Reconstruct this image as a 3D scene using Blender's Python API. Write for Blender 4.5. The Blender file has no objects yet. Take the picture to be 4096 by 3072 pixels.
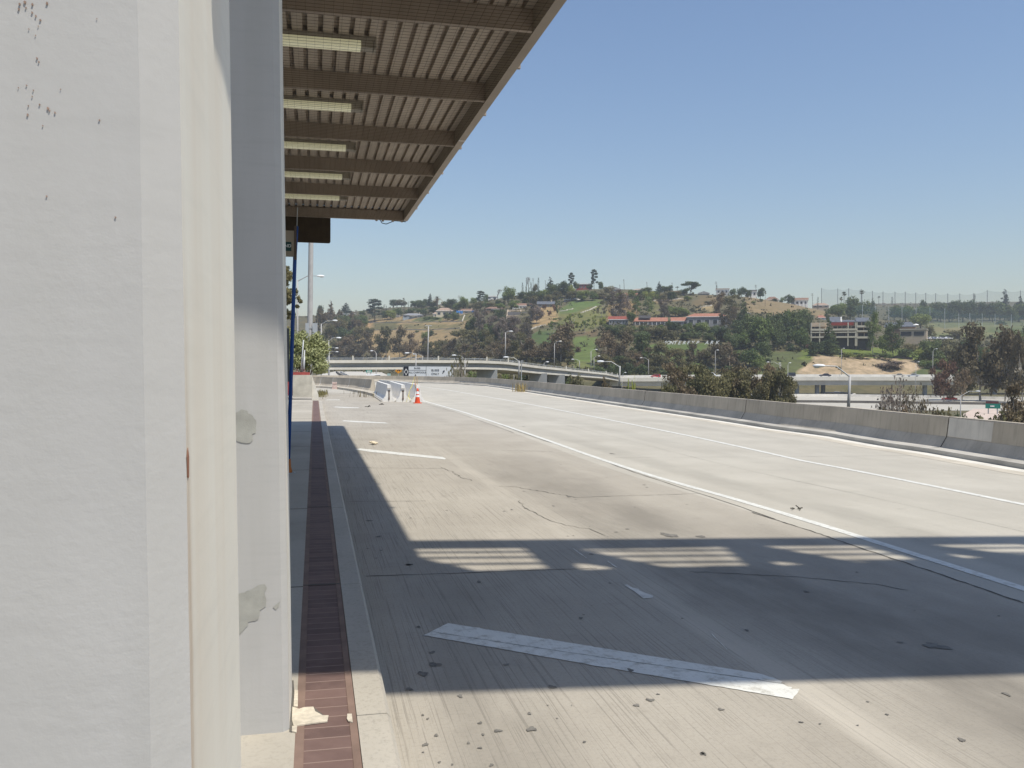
import bpy, bmesh, math, random
import numpy as np
from mathutils import Vector, Matrix

random.seed(11); RNG = np.random.default_rng(5)
scene = bpy.context.scene
COL = scene.collection

# ------------------------------------------------------------------ camera, world, sun, exposure
F, CX, CY, HC = 3548.0, 2048.0, 1536.0, 1.85          # focal length and centre in photo pixels, eye height (m)
def nrm(v):
    v = np.array(v, float); return v / np.linalg.norm(v)
def camv(px, py): return np.array([px - CX, -(py - CY), -F], float)
VPX, VPY, ROLL = 1258.0, 1468.0, 0.005
_Y = nrm(camv(VPX, VPY)); _h = nrm(camv(VPX + 2000, VPY + 2000 * ROLL))
_Z = nrm(np.cross(_h, _Y)); _Z = _Z if _Z[1] > 0 else -_Z
_X = np.cross(_Y, _Z)
ROT = np.array([_X, _Y, _Z])
CAM = np.array([0.0, 0.0, HC])
cam_data = bpy.data.cameras.new('camera'); cam = bpy.data.objects.new('camera', cam_data); COL.objects.link(cam)
cam_data.sensor_width = 36.0; cam_data.lens = 36.0 * F / 4096.0
cam_data.clip_start = 0.05; cam_data.clip_end = 20000
cam.matrix_world = Matrix.Translation(Vector(CAM)) @ Matrix(ROT.tolist()).to_4x4()
scene.camera = cam

SUN_DIR = nrm((0.28, -0.455, 1.0))
SUN_EL = math.asin(SUN_DIR[2]); SUN_AZ = math.atan2(SUN_DIR[0], SUN_DIR[1])
world = bpy.data.worlds.new('World'); scene.world = world; world.use_nodes = True
wn = world.node_tree.nodes; bg = wn['Background']
sky = wn.new('ShaderNodeTexSky'); sky.sky_type = 'NISHITA'; sky.sun_disc = False
sky.sun_elevation = SUN_EL; sky.sun_rotation = SUN_AZ
sky.altitude = 100; sky.air_density = 1.5; sky.dust_density = 0.7; sky.ozone_density = 2.2
skt = wn.new('ShaderNodeMix'); skt.data_type = 'RGBA'; skt.blend_type = 'MULTIPLY'; skt.inputs[0].default_value = 1; skt.inputs[7].default_value = (.93, .955, 1.08, 1)
world.node_tree.links.new(sky.outputs['Color'], skt.inputs[6]); world.node_tree.links.new(skt.outputs[2], bg.inputs['Color'])
bg.inputs['Strength'].default_value = 0.114
sun_data = bpy.data.lights.new('sun', 'SUN'); sun_data.energy = 4.9; sun_data.angle = math.radians(0.75)
sun_data.color = (1.0, 0.95, 0.85)
sun = bpy.data.objects.new('sun', sun_data); COL.objects.link(sun)
sun.rotation_euler = Vector(SUN_DIR).to_track_quat('Z', 'Y').to_euler()
sun.location = (20, -30, 60)
vs = scene.view_settings
vs.view_transform = 'Standard'; vs.look = 'None'; vs.gamma = 1.0; vs.exposure = 0.0
scene.cycles.max_bounces = 6; scene.cycles.diffuse_bounces = 4; scene.cycles.transparent_max_bounces = 8
scene.cycles.volume_bounces = 0
scene.cycles.use_denoising = True
HAZE = 0.00025

# ------------------------------------------------------------------ helpers: geometry from photo measurements
def ray(px, py): return ROT @ camv(px, py)
def gz(px, py, z=0.0):
    d = ray(px, py); return CAM + d * ((z - HC) / d[2])
def on_x(px, py, X): d = ray(px, py); return CAM + d * (X / d[0])
def on_y(px, py, Y): d = ray(px, py); return CAM + d * (Y / d[1])
def at(px, py, d): return CAM + ray(px, py) * (d / F)
def yhor(px): return VPY + ROLL * (px - VPX)
def zat(px, py, d): return at(px, py, d)[2]
S = 1.8517

def ragged(pts, step, amp, seed=1):
    """outline with broken, uneven edges"""
    rg = random.Random(seed); out = []; pts = [np.array(p, float) for p in pts]
    for i, p in enumerate(pts):
        q = pts[(i+1) % len(pts)]; n = max(1, int(np.linalg.norm(q-p)/step))
        for k in range(n):
            v = p + (q-p)*k/n; a = amp*(rg.random()**2)*(2.2 if rg.random() < .15 else 1); out.append(v + np.array([rg.uniform(-a, a), rg.uniform(-a, a), rg.uniform(-a, a)]))
    return out
def flat_z(pts, z): return [np.array([p[0], p[1], z]) for p in pts]
def flat_y(pts, y): return [np.array([p[0], y, p[2]]) for p in pts]
class MB:
    """collects faces and links them as one mesh object"""
    def __init__(s): s.v = []; s.f = []; s.m = []
    def add(s, vs, fs, mi=0):
        o = len(s.v); s.v += [tuple(map(float, p)) for p in vs]
        s.f += [tuple(i + o for i in f) for f in fs]; s.m += [mi] * len(fs); return s
    def box(s, x0, x1, y0, y1, z0, z1, mi=0):
        return s.add([(x0,y0,z0),(x1,y0,z0),(x1,y1,z0),(x0,y1,z0),(x0,y0,z1),(x1,y0,z1),(x1,y1,z1),(x0,y1,z1)],
                     [(3,2,1,0),(4,5,6,7),(0,1,5,4),(1,2,6,5),(2,3,7,6),(3,0,4,7)], mi)
    def prism(s, poly, vec, mi=0):
        n = len(poly); poly = [np.array(p, float) for p in poly]; vec = np.array(vec, float)
        return s.add(poly + [p + vec for p in poly],
                     [tuple(range(n))[::-1], tuple(range(n, 2*n))] + [(i, (i+1) % n, n + (i+1) % n, n + i) for i in range(n)], mi)
    def poly(s, pts, mi=0): return s.add(pts, [tuple(range(len(pts)))], mi)
    def tube(s, pts, rads, n=8, mi=0, cap=True):
        pts = [np.array(p, float) for p in pts]
        if not hasattr(rads, '__len__'): rads = [rads] * len(pts)
        vs = []
        for i, p in enumerate(pts):
            t = nrm(pts[min(i+1, len(pts)-1)] - pts[max(i-1, 0)])
            a = np.array([0, 0, 1.0]) if abs(t[2]) < .9 else np.array([1.0, 0, 0])
            u = nrm(np.cross(t, a)); w = np.cross(t, u)
            vs += [p + rads[i] * (math.cos(2*math.pi*k/n) * u + math.sin(2*math.pi*k/n) * w) for k in range(n)]
        fs = [(i*n+k, i*n+(k+1) % n, (i+1)*n+(k+1) % n, (i+1)*n+k) for i in range(len(pts)-1) for k in range(n)]
        if cap: fs += [tuple(range(n))[::-1], tuple(range((len(pts)-1)*n, len(pts)*n))]
        return s.add(vs, fs, mi)
    def ellipsoid(s, c, r, n=10, m=7, rot=None, mi=0):
        vs = []; c = np.array(c, float)
        for j in range(m+1):
            th = math.pi * j / m
            for k in range(n):
                p = np.array([r[0]*math.sin(th)*math.cos(2*math.pi*k/n), r[1]*math.sin(th)*math.sin(2*math.pi*k/n), r[2]*math.cos(th)])
                vs.append(c + (rot @ p if rot is not None else p))
        fs = [(j*n+k, (j+1)*n+k, (j+1)*n+(k+1) % n, j*n+(k+1) % n) for j in range(m) for k in range(n)]
        return s.add(vs, fs, mi)
    def lathe(s, prof, c=(0,0,0), n=16, mi=0):
        vs = [(c[0]+r*math.cos(2*math.pi*k/n), c[1]+r*math.sin(2*math.pi*k/n), c[2]+z) for r, z in prof for k in range(n)]
        fs = [(j*n+k, j*n+(k+1) % n, (j+1)*n+(k+1) % n, (j+1)*n+k) for j in range(len(prof)-1) for k in range(n)]
        return s.add(vs, fs, mi)
    def sweep(s, path, prof, mi=0, cap=True):
        """prof: (offset to the right of travel, height) closed outline; path: 3-D points"""
        path = [np.array(p, float) for p in path]; n = len(prof); vs = []
        for i, p in enumerate(path):
            t = path[min(i+1, len(path)-1)] - path[max(i-1, 0)]; t[2] = 0; t = nrm(t)
            r = np.array([t[1], -t[0], 0])
            vs += [p + r*o + np.array([0, 0, h]) for o, h in prof]
        fs = [(i*n+k, (i+1)*n+k, (i+1)*n+(k+1) % n, i*n+(k+1) % n) for i in range(len(path)-1) for k in range(n)]
        if cap: fs += [tuple(range(n)), tuple(range((len(path)-1)*n, len(path)*n))[::-1]]
        return s.add(vs, fs, mi)
    def build(s, name, mat, parent=None, smooth=False, fix=True):
        me = bpy.data.meshes.new(name)
        off = np.zeros(3); p = parent
        while p is not None: off += np.array(p.location); p = p.parent
        me.from_pydata([tuple(np.array(v) - off) for v in s.v], [], s.f)
        mats = mat if isinstance(mat, (list, tuple)) else [mat]
        for m in mats: me.materials.append(m)
        if len(mats) > 1: me.polygons.foreach_set('material_index', s.m)
        if fix:
            b = bmesh.new(); b.from_mesh(me); bmesh.ops.recalc_face_normals(b, faces=b.faces); b.to_mesh(me); b.free()
        if smooth: me.polygons.foreach_set('use_smooth', [True] * len(me.polygons))
        me.update()
        o = bpy.data.objects.new(name, me); COL.objects.link(o)
        if parent is not None: o.parent = parent
        return o

def tag(o, label=None, cat=None, group=None, kind=None):
    if label: o['label'] = label
    if cat: o['category'] = cat
    if group: o['group'] = group
    if kind: o['kind'] = kind
    return o
def empty(name, loc=(0, 0, 0)):
    o = bpy.data.objects.new(name, None); COL.objects.link(o); o.location = tuple(map(float, loc)); o.empty_display_size = .3; return o
def structure(name, mb, mat, **k): return tag(mb.build(name, mat, **k), kind='structure')
def copy_tree(o, parent=None):
    c = o.copy(); COL.objects.link(c)
    if parent is not None: c.parent = parent
    for ch in list(o.children): copy_tree(ch, c)
    return c
def set_z_local(o): pass

# ------------------------------------------------------------------ materials
def ramp2(nt, fac, a, b, lo=0.35, hi=0.65):
    r = nt.nodes.new('ShaderNodeValToRGB'); r.color_ramp.elements[0].position = lo; r.color_ramp.elements[1].position = hi
    r.color_ramp.elements[0].color = (*a, 1); r.color_ramp.elements[1].color = (*b, 1)
    nt.links.new(fac, r.inputs['Fac']); return r.outputs['Color']
def noise(nt, co, scale, detail=4, rough=.55, vec=None):
    if vec is not None:
        m = nt.nodes.new('ShaderNodeMapping'); m.inputs['Scale'].default_value = vec; nt.links.new(co, m.inputs['Vector']); co = m.outputs['Vector']
    n = nt.nodes.new('ShaderNodeTexNoise'); n.inputs['Scale'].default_value = scale; n.inputs['Detail'].default_value = detail
    n.inputs['Roughness'].default_value = rough; nt.links.new(co, n.inputs['Vector']); return n.outputs['Fac']
def mixc(nt, fac, a, b, mode='MIX'):
    m = nt.nodes.new('ShaderNodeMix'); m.data_type = 'RGBA'; m.blend_type = mode
    for i, v in ((0, fac), (6, a), (7, b)):
        if hasattr(v, 'is_linked'): nt.links.new(v, m.inputs[i])
        elif i == 0: m.inputs[0].default_value = v
        else: m.inputs[i].default_value = (*v, 1)
    return m.outputs[2]
def newmat(name, rough=.8):
    m = bpy.data.materials.new(name); m.use_nodes = True; nt = m.node_tree; b = nt.nodes['Principled BSDF']
    b.inputs['Roughness'].default_value = rough; b.inputs['Specular IOR Level'].default_value = .3
    return m, nt, b
def coords(nt, kind='pos'):
    if kind == 'pos': return nt.nodes.new('ShaderNodeNewGeometry').outputs['Position']
    return nt.nodes.new('ShaderNodeTexCoord').outputs['Object']
def bump(nt, b, h, strength, dist):
    n = nt.nodes.new('ShaderNodeBump'); n.inputs['Strength'].default_value = strength; n.inputs['Distance'].default_value = dist
    nt.links.new(h, n.inputs['Height']); nt.links.new(n.outputs['Normal'], b.inputs['Normal'])
_mc = {}
def worn(name, c, rough=.8, var=.18, scale=2.0, metal=0.0, bmp=0.0, streak=0.0, co='obj'):
    """plain weathered surface: colour c mottled by noise, optional vertical streaks"""
    if name in _mc: return _mc[name]
    m, nt, b = newmat(name, rough); p = coords(nt, co)
    a = tuple(max(0, x * (1 - var)) for x in c); d = tuple(min(1, x * (1 + var)) for x in c)
    col = ramp2(nt, noise(nt, p, scale, 6), a, d, .3, .7)
    if streak:
        s = noise(nt, p, 1.0, 3, .6, (9, 9, .35)); col = mixc(nt, ramp2(nt, s, (0, 0, 0), (streak,) * 3, .5, .8), col, tuple(x * .45 for x in c))
    nt.links.new(col, b.inputs['Base Color']); b.inputs['Metallic'].default_value = metal
    if bmp: bump(nt, b, noise(nt, p, scale * 12, 5), .6, bmp)
    _mc[name] = m; return m

def concrete_mat(name, c1, c2, grooves=0.0, tracks=(), speck=.25, joints_y=None):
    m, nt, b = newmat(name, .88); p = coords(nt)
    col = ramp2(nt, noise(nt, p, .45, 8, .62), c1, c2, .32, .68)
    g2 = noise(nt, p, 1.0, 5, .6, (1.3, .16, 1)); col = mixc(nt, ramp2(nt, g2, (.0,) * 3, (.30,) * 3, .48, .75), col, tuple(x * .72 for x in c1))
    fine = noise(nt, p, 42, 4, .7); col = mixc(nt, ramp2(nt, fine, (speck,) * 3, (0,) * 3, .32, .5), col, tuple(x * .5 for x in c1))
    blot = noise(nt, p, 3.2, 4, .6); col = mixc(nt, ramp2(nt, blot, (0,) * 3, (.22,) * 3, .58, .72), col, tuple(x * .66 for x in c1))
    sp = nt.nodes.new('ShaderNodeSeparateXYZ'); nt.links.new(p, sp.inputs[0])
    wob = noise(nt, p, .35, 4)
    for (x0, half, dk, y0, y1) in tracks:      # tyre-blackened (or pale) bands along the lane
        mm = nt.nodes.new('ShaderNodeMath'); mm.operation = 'MULTIPLY_ADD'; nt.links.new(wob, mm.inputs[0]); mm.inputs[1].default_value = half * 1.4; nt.links.new(sp.outputs['X'], mm.inputs[2])
        d = nt.nodes.new('ShaderNodeMath'); d.operation = 'SUBTRACT'; nt.links.new(mm.outputs[0], d.inputs[0]); d.inputs[1].default_value = x0 + half * .7
        ab = nt.nodes.new('ShaderNodeMath'); ab.operation = 'ABSOLUTE'; nt.links.new(d.outputs[0], ab.inputs[0])
        mr = nt.nodes.new('ShaderNodeMapRange'); mr.interpolation_type = 'SMOOTHSTEP'; nt.links.new(ab.outputs[0], mr.inputs[0])
        mr.inputs[1].default_value = half; mr.inputs[2].default_value = half * .35; mr.inputs[3].default_value = 0; mr.inputs[4].default_value = abs(dk)
        yr = nt.nodes.new('ShaderNodeMapRange'); yr.interpolation_type = 'SMOOTHSTEP'; nt.links.new(sp.outputs['Y'], yr.inputs[0])
        yr.inputs[1].default_value = y1; yr.inputs[2].default_value = y0; yr.inputs[3].default_value = 0; yr.inputs[4].default_value = 1
        f = nt.nodes.new('ShaderNodeMath'); f.operation = 'MULTIPLY'; nt.links.new(mr.outputs[0], f.inputs[0]); nt.links.new(yr.outputs[0], f.inputs[1])
        patchy = nt.nodes.new('ShaderNodeMath'); patchy.operation = 'MULTIPLY'; nt.links.new(f.outputs[0], patchy.inputs[0])
        pn = nt.nodes.new('ShaderNodeMapRange'); nt.links.new(noise(nt, p, .9, 5, .6, (1, .35, 1)), pn.inputs[0]); pn.inputs[1].default_value = .3; pn.inputs[2].default_value = .62; nt.links.new(pn.outputs[0], patchy.inputs[1])
        col = mixc(nt, patchy.outputs[0], col, tuple(x * .36 for x in c1) if dk > 0 else tuple(min(.6, x * 1.28) for x in c2))
    if grooves:
        wv = nt.nodes.new('ShaderNodeMapping'); nt.links.new(p, wv.inputs['Vector']); wv.inputs['Scale'].default_value = (62, .5, 1)
        gn = nt.nodes.new('ShaderNodeTexNoise'); gn.inputs['Scale'].default_value = 1.0; gn.inputs['Detail'].default_value = 3; gn.inputs['Roughness'].default_value = .75
        nt.links.new(wv.outputs['Vector'], gn.inputs['Vector'])
        gm = nt.nodes.new('ShaderNodeMapRange'); nt.links.new(gn.outputs['Fac'], gm.inputs[0]); gm.inputs[1].default_value = .455; gm.inputs[2].default_value = .395; gm.inputs[3].default_value = 0; gm.inputs[4].default_value = grooves
        gf = nt.nodes.new('ShaderNodeMapRange'); gf.interpolation_type = 'SMOOTHSTEP'; nt.links.new(sp.outputs['X'], gf.inputs[0]); gf.inputs[1].default_value = 4.8; gf.inputs[2].default_value = 1.6; gf.inputs[3].default_value = .25; gf.inputs[4].default_value = 1
        gx = nt.nodes.new('ShaderNodeMath'); gx.operation = 'MULTIPLY'; nt.links.new(gm.outputs[0], gx.inputs[0]); nt.links.new(gf.outputs[0], gx.inputs[1])
        col = mixc(nt, gx.outputs[0], col, tuple(x * .3 for x in c1))
        bump(nt, b, gn.outputs['Fac'], .35, .01)
    else:
        bump(nt, b, fine, .25, .006)
    nt.links.new(col, b.inputs['Base Color']); return m

M = {}
M['bay'] = concrete_mat('bay_concrete', (.355, .320, .266), (.438, .400, .336), grooves=.33,
    tracks=[(1.0, .42, .78, 0, 12), (3.75, 1.1, .72, 2, 26), (2.75, .17, -.55, 0, 34), (4.9, .6, .45, 3, 16)])
M['lane'] = concrete_mat('lane_concrete', (.412, .382, .322), (.488, .456, .388), tracks=[(6.55, .45, .30, 3, 40), (8.6, .5, .13, 0, 90), (11.9, .5, .14, 0, 90)], speck=.22)
M['walk'] = concrete_mat('sidewalk_concrete', (.36, .325, .265), (.46, .42, .35), speck=.2)
M['kerb'] = concrete_mat('kerb_concrete', (.38, .345, .285), (.50, .46, .39), speck=.35)
M['barrier'] = worn('barrier_concrete', (.455, .40, .32), .9, .16, .8, bmp=.004, streak=.5, co='pos')
M['barrier_pale'] = worn('barrier_patch', (.60, .56, .49), .9, .14, 1.5, bmp=.003, streak=.3, co='pos')
M['barrier_low'] = worn('barrier_scuffed', (.47, .42, .345), .9, .2, 1.1, bmp=.004, streak=.35, co='pos')
M['krail'] = worn('white_rail_concrete', (.72, .70, .66), .85, .1, 2.5, bmp=.003, streak=.35)
def worn_paint(name, c, under, lo=.50, hi=.66):
    m, nt, b = newmat(name, .6); p = coords(nt); col = ramp2(nt, noise(nt, p, 3, 5), tuple(x*.88 for x in c), c, .3, .7)
    w = noise(nt, p, 11, 7, .72); col = mixc(nt, ramp2(nt, w, (0,)*3, (.85,)*3, lo, hi), col, under)
    t = noise(nt, p, 1.0, 4, .6, (60, 2.5, 1)); col = mixc(nt, ramp2(nt, t, (.28,)*3, (0,)*3, .3, .5), col, tuple(x*.6 for x in c))
    nt.links.new(col, b.inputs['Base Color']); return m
M['white_paint'] = worn_paint('road_paint', (.72, .71, .65), (.42, .39, .33))
M['old_paint'] = worn('faded_paint', (.62, .60, .54), .7, .2, 9, co='pos')
M['crack'] = worn('crack_filler', (.115, .105, .09), .9, .3, 8, co='pos')
M['stain'] = worn('gum_stain', (.17, .158, .138), .8, .35, 20, co='pos')
M['steel'] = worn('galvanised_steel', (.42, .43, .43), .5, .1, 4, metal=.3)
M['pole_grey'] = worn('grey_pole_paint', (.40, .39, .38), .6, .1, 2)
M['lamp_white'] = worn('lamp_head_paint', (.78, .79, .80), .4, .04, 6)
M['glass_lamp'] = worn('lamp_lens', (.62, .64, .64), .25, .05, 6)
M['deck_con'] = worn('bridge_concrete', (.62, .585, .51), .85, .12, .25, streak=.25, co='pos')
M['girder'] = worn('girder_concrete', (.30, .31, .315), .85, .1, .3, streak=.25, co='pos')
M['wood_pole'] = worn('timber_pole', (.10, .085, .07), .9, .2, 3)

# ------------------------------------------------------------------ terrain: ground sheet and hills
DG = np.concatenate([np.linspace(60, 300, 10), np.linspace(315, 460, 34), np.linspace(466, 960, 62)[0:], np.linspace(1000, 1500, 16), np.array([1700, 2000, 2600])])
PXG = np.arange(-900, 5301, 20.0)
def zy(y): return ('y', y)
_cols = {   # photo column: (distance, photo row) or (distance, ('z', height))
 -900: [(60,('z',-8)),(500,('z',-4)),(640,1440),(760,1340),(900,1270),(1000,1280),(2600,('z',-10))],
 1000: [(60,('z',-8)),(300,('z',-4.5)),(600,('z',-2)),(650,1440),(740,1350),(840,1300),(920,1268),(1000,1275),(2600,('z',-10))],
 1300: [(60,('z',-8)),(300,('z',-4.5)),(610,('z',-2)),(650,1445),(720,1370),(800,1320),(860,1285),(920,1262),(1000,1268),(1400,('z',20)),(2600,('z',-10))],
 1450: [(60,('z',-8)),(300,('z',-4.5)),(600,('z',-2)),(640,1445),(700,1390),(740,1345),(800,1310),(850,1278),(880,1258),(930,1245),(1000,1243),(1200,1238),(1500,('z',20)),(2600,('z',-10))],
 1650: [(60,('z',-8)),(300,('z',-6)),(540,('z',-5)),(580,1445),(640,1390),(680,1345),(740,1310),(790,1276),(815,1270),(860,1245),(920,1232),(1100,1222),(1300,('z',30)),(2600,('z',-10))],
 1850: [(60,('z',-8)),(300,('z',-7)),(440,('z',-6)),(480,1445),(540,1395),(600,1345),(670,1300),(720,1270),(745,1257),(800,1232),(860,1212),(950,1206),(1200,('z',40)),(2600,('z',-10))],
 2030: [(60,('z',-8)),(300,('z',-8)),(385,('z',-7)),(420,1450),(470,1400),(520,1350),(570,1300),(620,1262),(650,1236),(690,1226),(740,1205),(800,1188),(860,1190),(1200,('z',30)),(2600,('z',-10))],
 2200: [(60,('z',-8)),(300,('z',-8)),(350,('z',-7)),(385,1465),(430,1415),(480,1360),(530,1310),(580,1268),(620,1238),(645,1226),(690,1200),(740,1170),(780,1158),(830,1162),(1100,('z',30)),(2600,('z',-10))],
 2350: [(60,('z',-8)),(300,('z',-8)),(345,('z',-7)),(375,1475),(420,1415),(470,1350),(520,1300),(570,1262),(620,1222),(655,1196),(700,1170),(735,1156),(790,1156),(1100,('z',30)),(2600,('z',-10))],
 2550: [(60,('z',-8)),(300,('z',-8)),(350,('z',-7.5)),(372,1495),(410,1430),(450,1365),(490,1315),(505,1302),(530,1298),(570,1262),(620,1222),(660,1190),(700,1172),(740,1158),(800,1160),(1100,('z',30)),(2600,('z',-10))],
 2780: [(60,('z',-8)),(300,('z',-8)),(355,('z',-7.5)),(372,1505),(405,1440),(440,1385),(470,1345),(490,1315),(520,1306),(560,1272),(610,1235),(660,1200),(700,1180),(730,1176),(800,1180),(1100,('z',30)),(2600,('z',-10))],
 2980: [(60,('z',-8)),(300,('z',-8)),(355,('z',-8)),(370,1512),(395,1450),(430,1408),(470,1365),(520,1310),(570,1262),(620,1222),(670,1195),(710,1186),(760,1188),(1100,('z',30)),(2600,('z',-10))],
 3180: [(60,('z',-8)),(300,('z',-8)),(358,('z',-8)),(372,1515),(398,1428),(425,1410),(470,1375),(520,1335),(580,1285),(640,1245),(690,1225),(730,1218),(800,1222),(1200,('z',25)),(2600,('z',-10))],
 3330: [(60,('z',-8)),(300,('z',-8)),(358,('z',-8)),(372,1518),(400,1430),(420,1410),(440,1392),(480,1386),(560,1330),(640,1285),(700,1262),(800,1250),(950,1232),(1100,1218),(1300,1212),(2600,('z',-10))],
 3550: [(60,('z',-8)),(300,('z',-8)),(358,('z',-8)),(372,1518),(402,1438),(425,1415),(450,1390),(500,1375),(600,1335),(700,1300),(800,1285),(950,1262),(1100,1232),(1250,1216),(1400,1212),(2600,('z',-10))],
 3720: [(60,('z',-8)),(300,('z',-8)),(362,('z',-8)),(375,1520),(405,1450),(430,1425),(470,1390),(520,1360),(620,1330),(760,1306),(900,1291),(1000,1278),(1150,1240),(1300,1216),(1450,1212),(2600,('z',-10))],
 3950: [(60,('z',-8)),(300,('z',-8)),(370,('z',-7)),(400,1495),(440,1440),(500,1390),(560,1350),(650,1325),(760,1310),(900,1291),(1000,1280),(1150,1245),(1300,1212),(1450,1206),(2600,('z',-10))],
 5300: [(60,('z',-8)),(300,('z',-8)),(370,('z',-7)),(400,1495),(440,1440),(500,1390),(560,1350),(650,1325),(760,1310),(900,1293),(1000,1280),(1150,1245),(1300,1205),(1450,1200),(2600,('z',-10))],
}
_ck = sorted(_cols)
_cz = []
for k in _ck:
    ds = [a for a, _ in _cols[k]]; zs = [b[1] if isinstance(b, tuple) else zat(k, b, a) for a, b in _cols[k]]
    _cz.append(np.interp(DG, ds, zs))
_cz = np.array(_cz)
ZG = np.array([[np.interp(p, _ck, _cz[:, j]) for j in range(len(DG))] for p in PXG])
def _sm(a, ax):
    b = np.pad(a, [(1, 1) if i == ax else (0, 0) for i in range(2)], mode='edge')
    return (b.take(range(0, a.shape[ax]), ax) + 2*a + b.take(range(2, a.shape[ax]+2), ax)) / 4
for _ in range(6): ZG = _sm(ZG, 0)
for _ in range(1): ZG = _sm(ZG, 1)
def zterr(px, d):
    i = np.interp(px, PXG, np.arange(len(PXG))); j = np.interp(d, DG, np.arange(len(DG)))
    i0 = min(int(i), len(PXG)-2); j0 = min(int(j), len(DG)-2); u = i-i0; v = j-j0
    return (ZG[i0, j0]*(1-u)*(1-v) + ZG[i0+1, j0]*u*(1-v) + ZG[i0, j0+1]*(1-u)*v + ZG[i0+1, j0+1]*u*v)
def onterr(px, d):
    p = at(px, yhor(px), d); return np.array([p[0], p[1], zterr(px, d)])
def yterr(px, d): return yhor(px) - (zterr(px, d) - HC) * F / d
DM = np.arange(310, 1500, 3.0)
def hit(px, py):
    """first hillside point whose photo row is at or above py"""
    prev = DM[0]
    for d in DM:
        if yterr(px, d) <= py: return d
    ys = [yterr(px, d) for d in DM]; return float(DM[int(np.argmin(ys))])
# ground colours by zone: (polygon in photo pixels, colour)
ZONES = [
 ([(1000,1500),(5300,1520),(5300,1190),(1000,1190)], (.115,.098,.048)),
 ([(1405,1345),(1440,1310),(1485,1278),(1560,1268),(1860,1274),(1900,1330),(1760,1375),(1715,1440),(1560,1440),(1470,1385)], (.36,.25,.12)),
 ([(1480,1300),(1500,1290),(1600,1283),(1600,1318),(1490,1320)], (.13,.115,.045)),
 ([(1660,1276),(1770,1262),(1780,1288),(1660,1290)], (.10,.12,.035)),
 ([(1620,1296),(1850,1296),(1850,1318),(1620,1318)], (.20,.165,.07)),
 ([(1410,1330),(1470,1280),(1500,1288),(1450,1330)], (.42,.26,.12)),
 ([(1840,1258),(1895,1258),(1880,1285),(1830,1285)], (.13,.12,.04)),
 ([(2140,1225),(2235,1225),(2225,1290),(2150,1310),(2120,1300)], (.40,.27,.125)),
 ([(2225,1245),(2290,1205),(2400,1198),(2400,1230),(2330,1265),(2230,1270)], (.105,.16,.035)),
 ([(2225,1262),(2400,1222),(2430,1260),(2380,1320),(2250,1330)], (.16,.16,.045)),
 ([(2080,1375),(2110,1340),(2180,1310),(2240,1320),(2240,1380)], (.075,.12,.03)),
 ([(2290,1490),(2290,1350),(2330,1330),(2385,1335),(2385,1490)], (.12,.165,.038)),
 ([(2290,1350),(2300,1330),(2385,1326),(2385,1350)], (.14,.10,.055)),
 ([(2420,1290),(2440,1215),(2550,1205),(2545,1262),(2470,1272)], (.27,.17,.06)),
 ([(2600,1262),(2600,1205),(2640,1198),(2640,1265)], (.14,.13,.04)),
 ([(2620,1205),(2760,1188),(2760,1200),(2620,1216)], (.20,.14,.065)),
 ([(2770,1225),(2790,1180),(2860,1178),(2870,1220)], (.17,.12,.055)),
 ([(2795,1232),(2855,1222),(2855,1245),(2800,1245)], (.34,.25,.12)),
 ([(2980,1250),(2975,1188),(3150,1200),(3330,1240),(3330,1262),(3100,1262)], (.25,.18,.09)),
 ([(2560,1500),(2560,1380),(2820,1370),(2820,1500)], (.09,.13,.03)),
 ([(3000,1520),(2980,1420),(3080,1410),(3330,1395),(3330,1520)], (.10,.115,.038)),
 ([(3200,1430),(3200,1385),(3720,1395),(3720,1442)], (.13,.17,.025)),
 ([(3180,1530),(3205,1480),(3225,1455),(3262,1417),(3330,1421),(3500,1429),(3650,1440),(3690,1465),(3690,1530)], (.46,.34,.215)),
 ([(3690,1350),(3700,1300),(3740,1286),(4300,1286),(4300,1362),(3900,1352)], (.155,.165,.06)),
 ([(3720,1330),(3740,1312),(3900,1310),(3900,1330)], (.22,.19,.085)),
 ([(3940,1330),(3960,1310),(4300,1310),(4300,1345)], (.10,.125,.035)),
 ([(3640,1520),(3700,1445),(4300,1440),(4300,1520)], (.075,.095,.03)),
]
def inpoly(poly, x, y):
    c = np.zeros(x.shape, bool); n = len(poly)
    for i in range(n):
        x0, y0 = poly[i]; x1, y1 = poly[(i+1) % n]
        if y0 == y1: continue
        c ^= ((y0 > y) != (y1 > y)) & (x < (x1-x0)*(y-y0)/(y1-y0)+x0)
    return c
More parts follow.
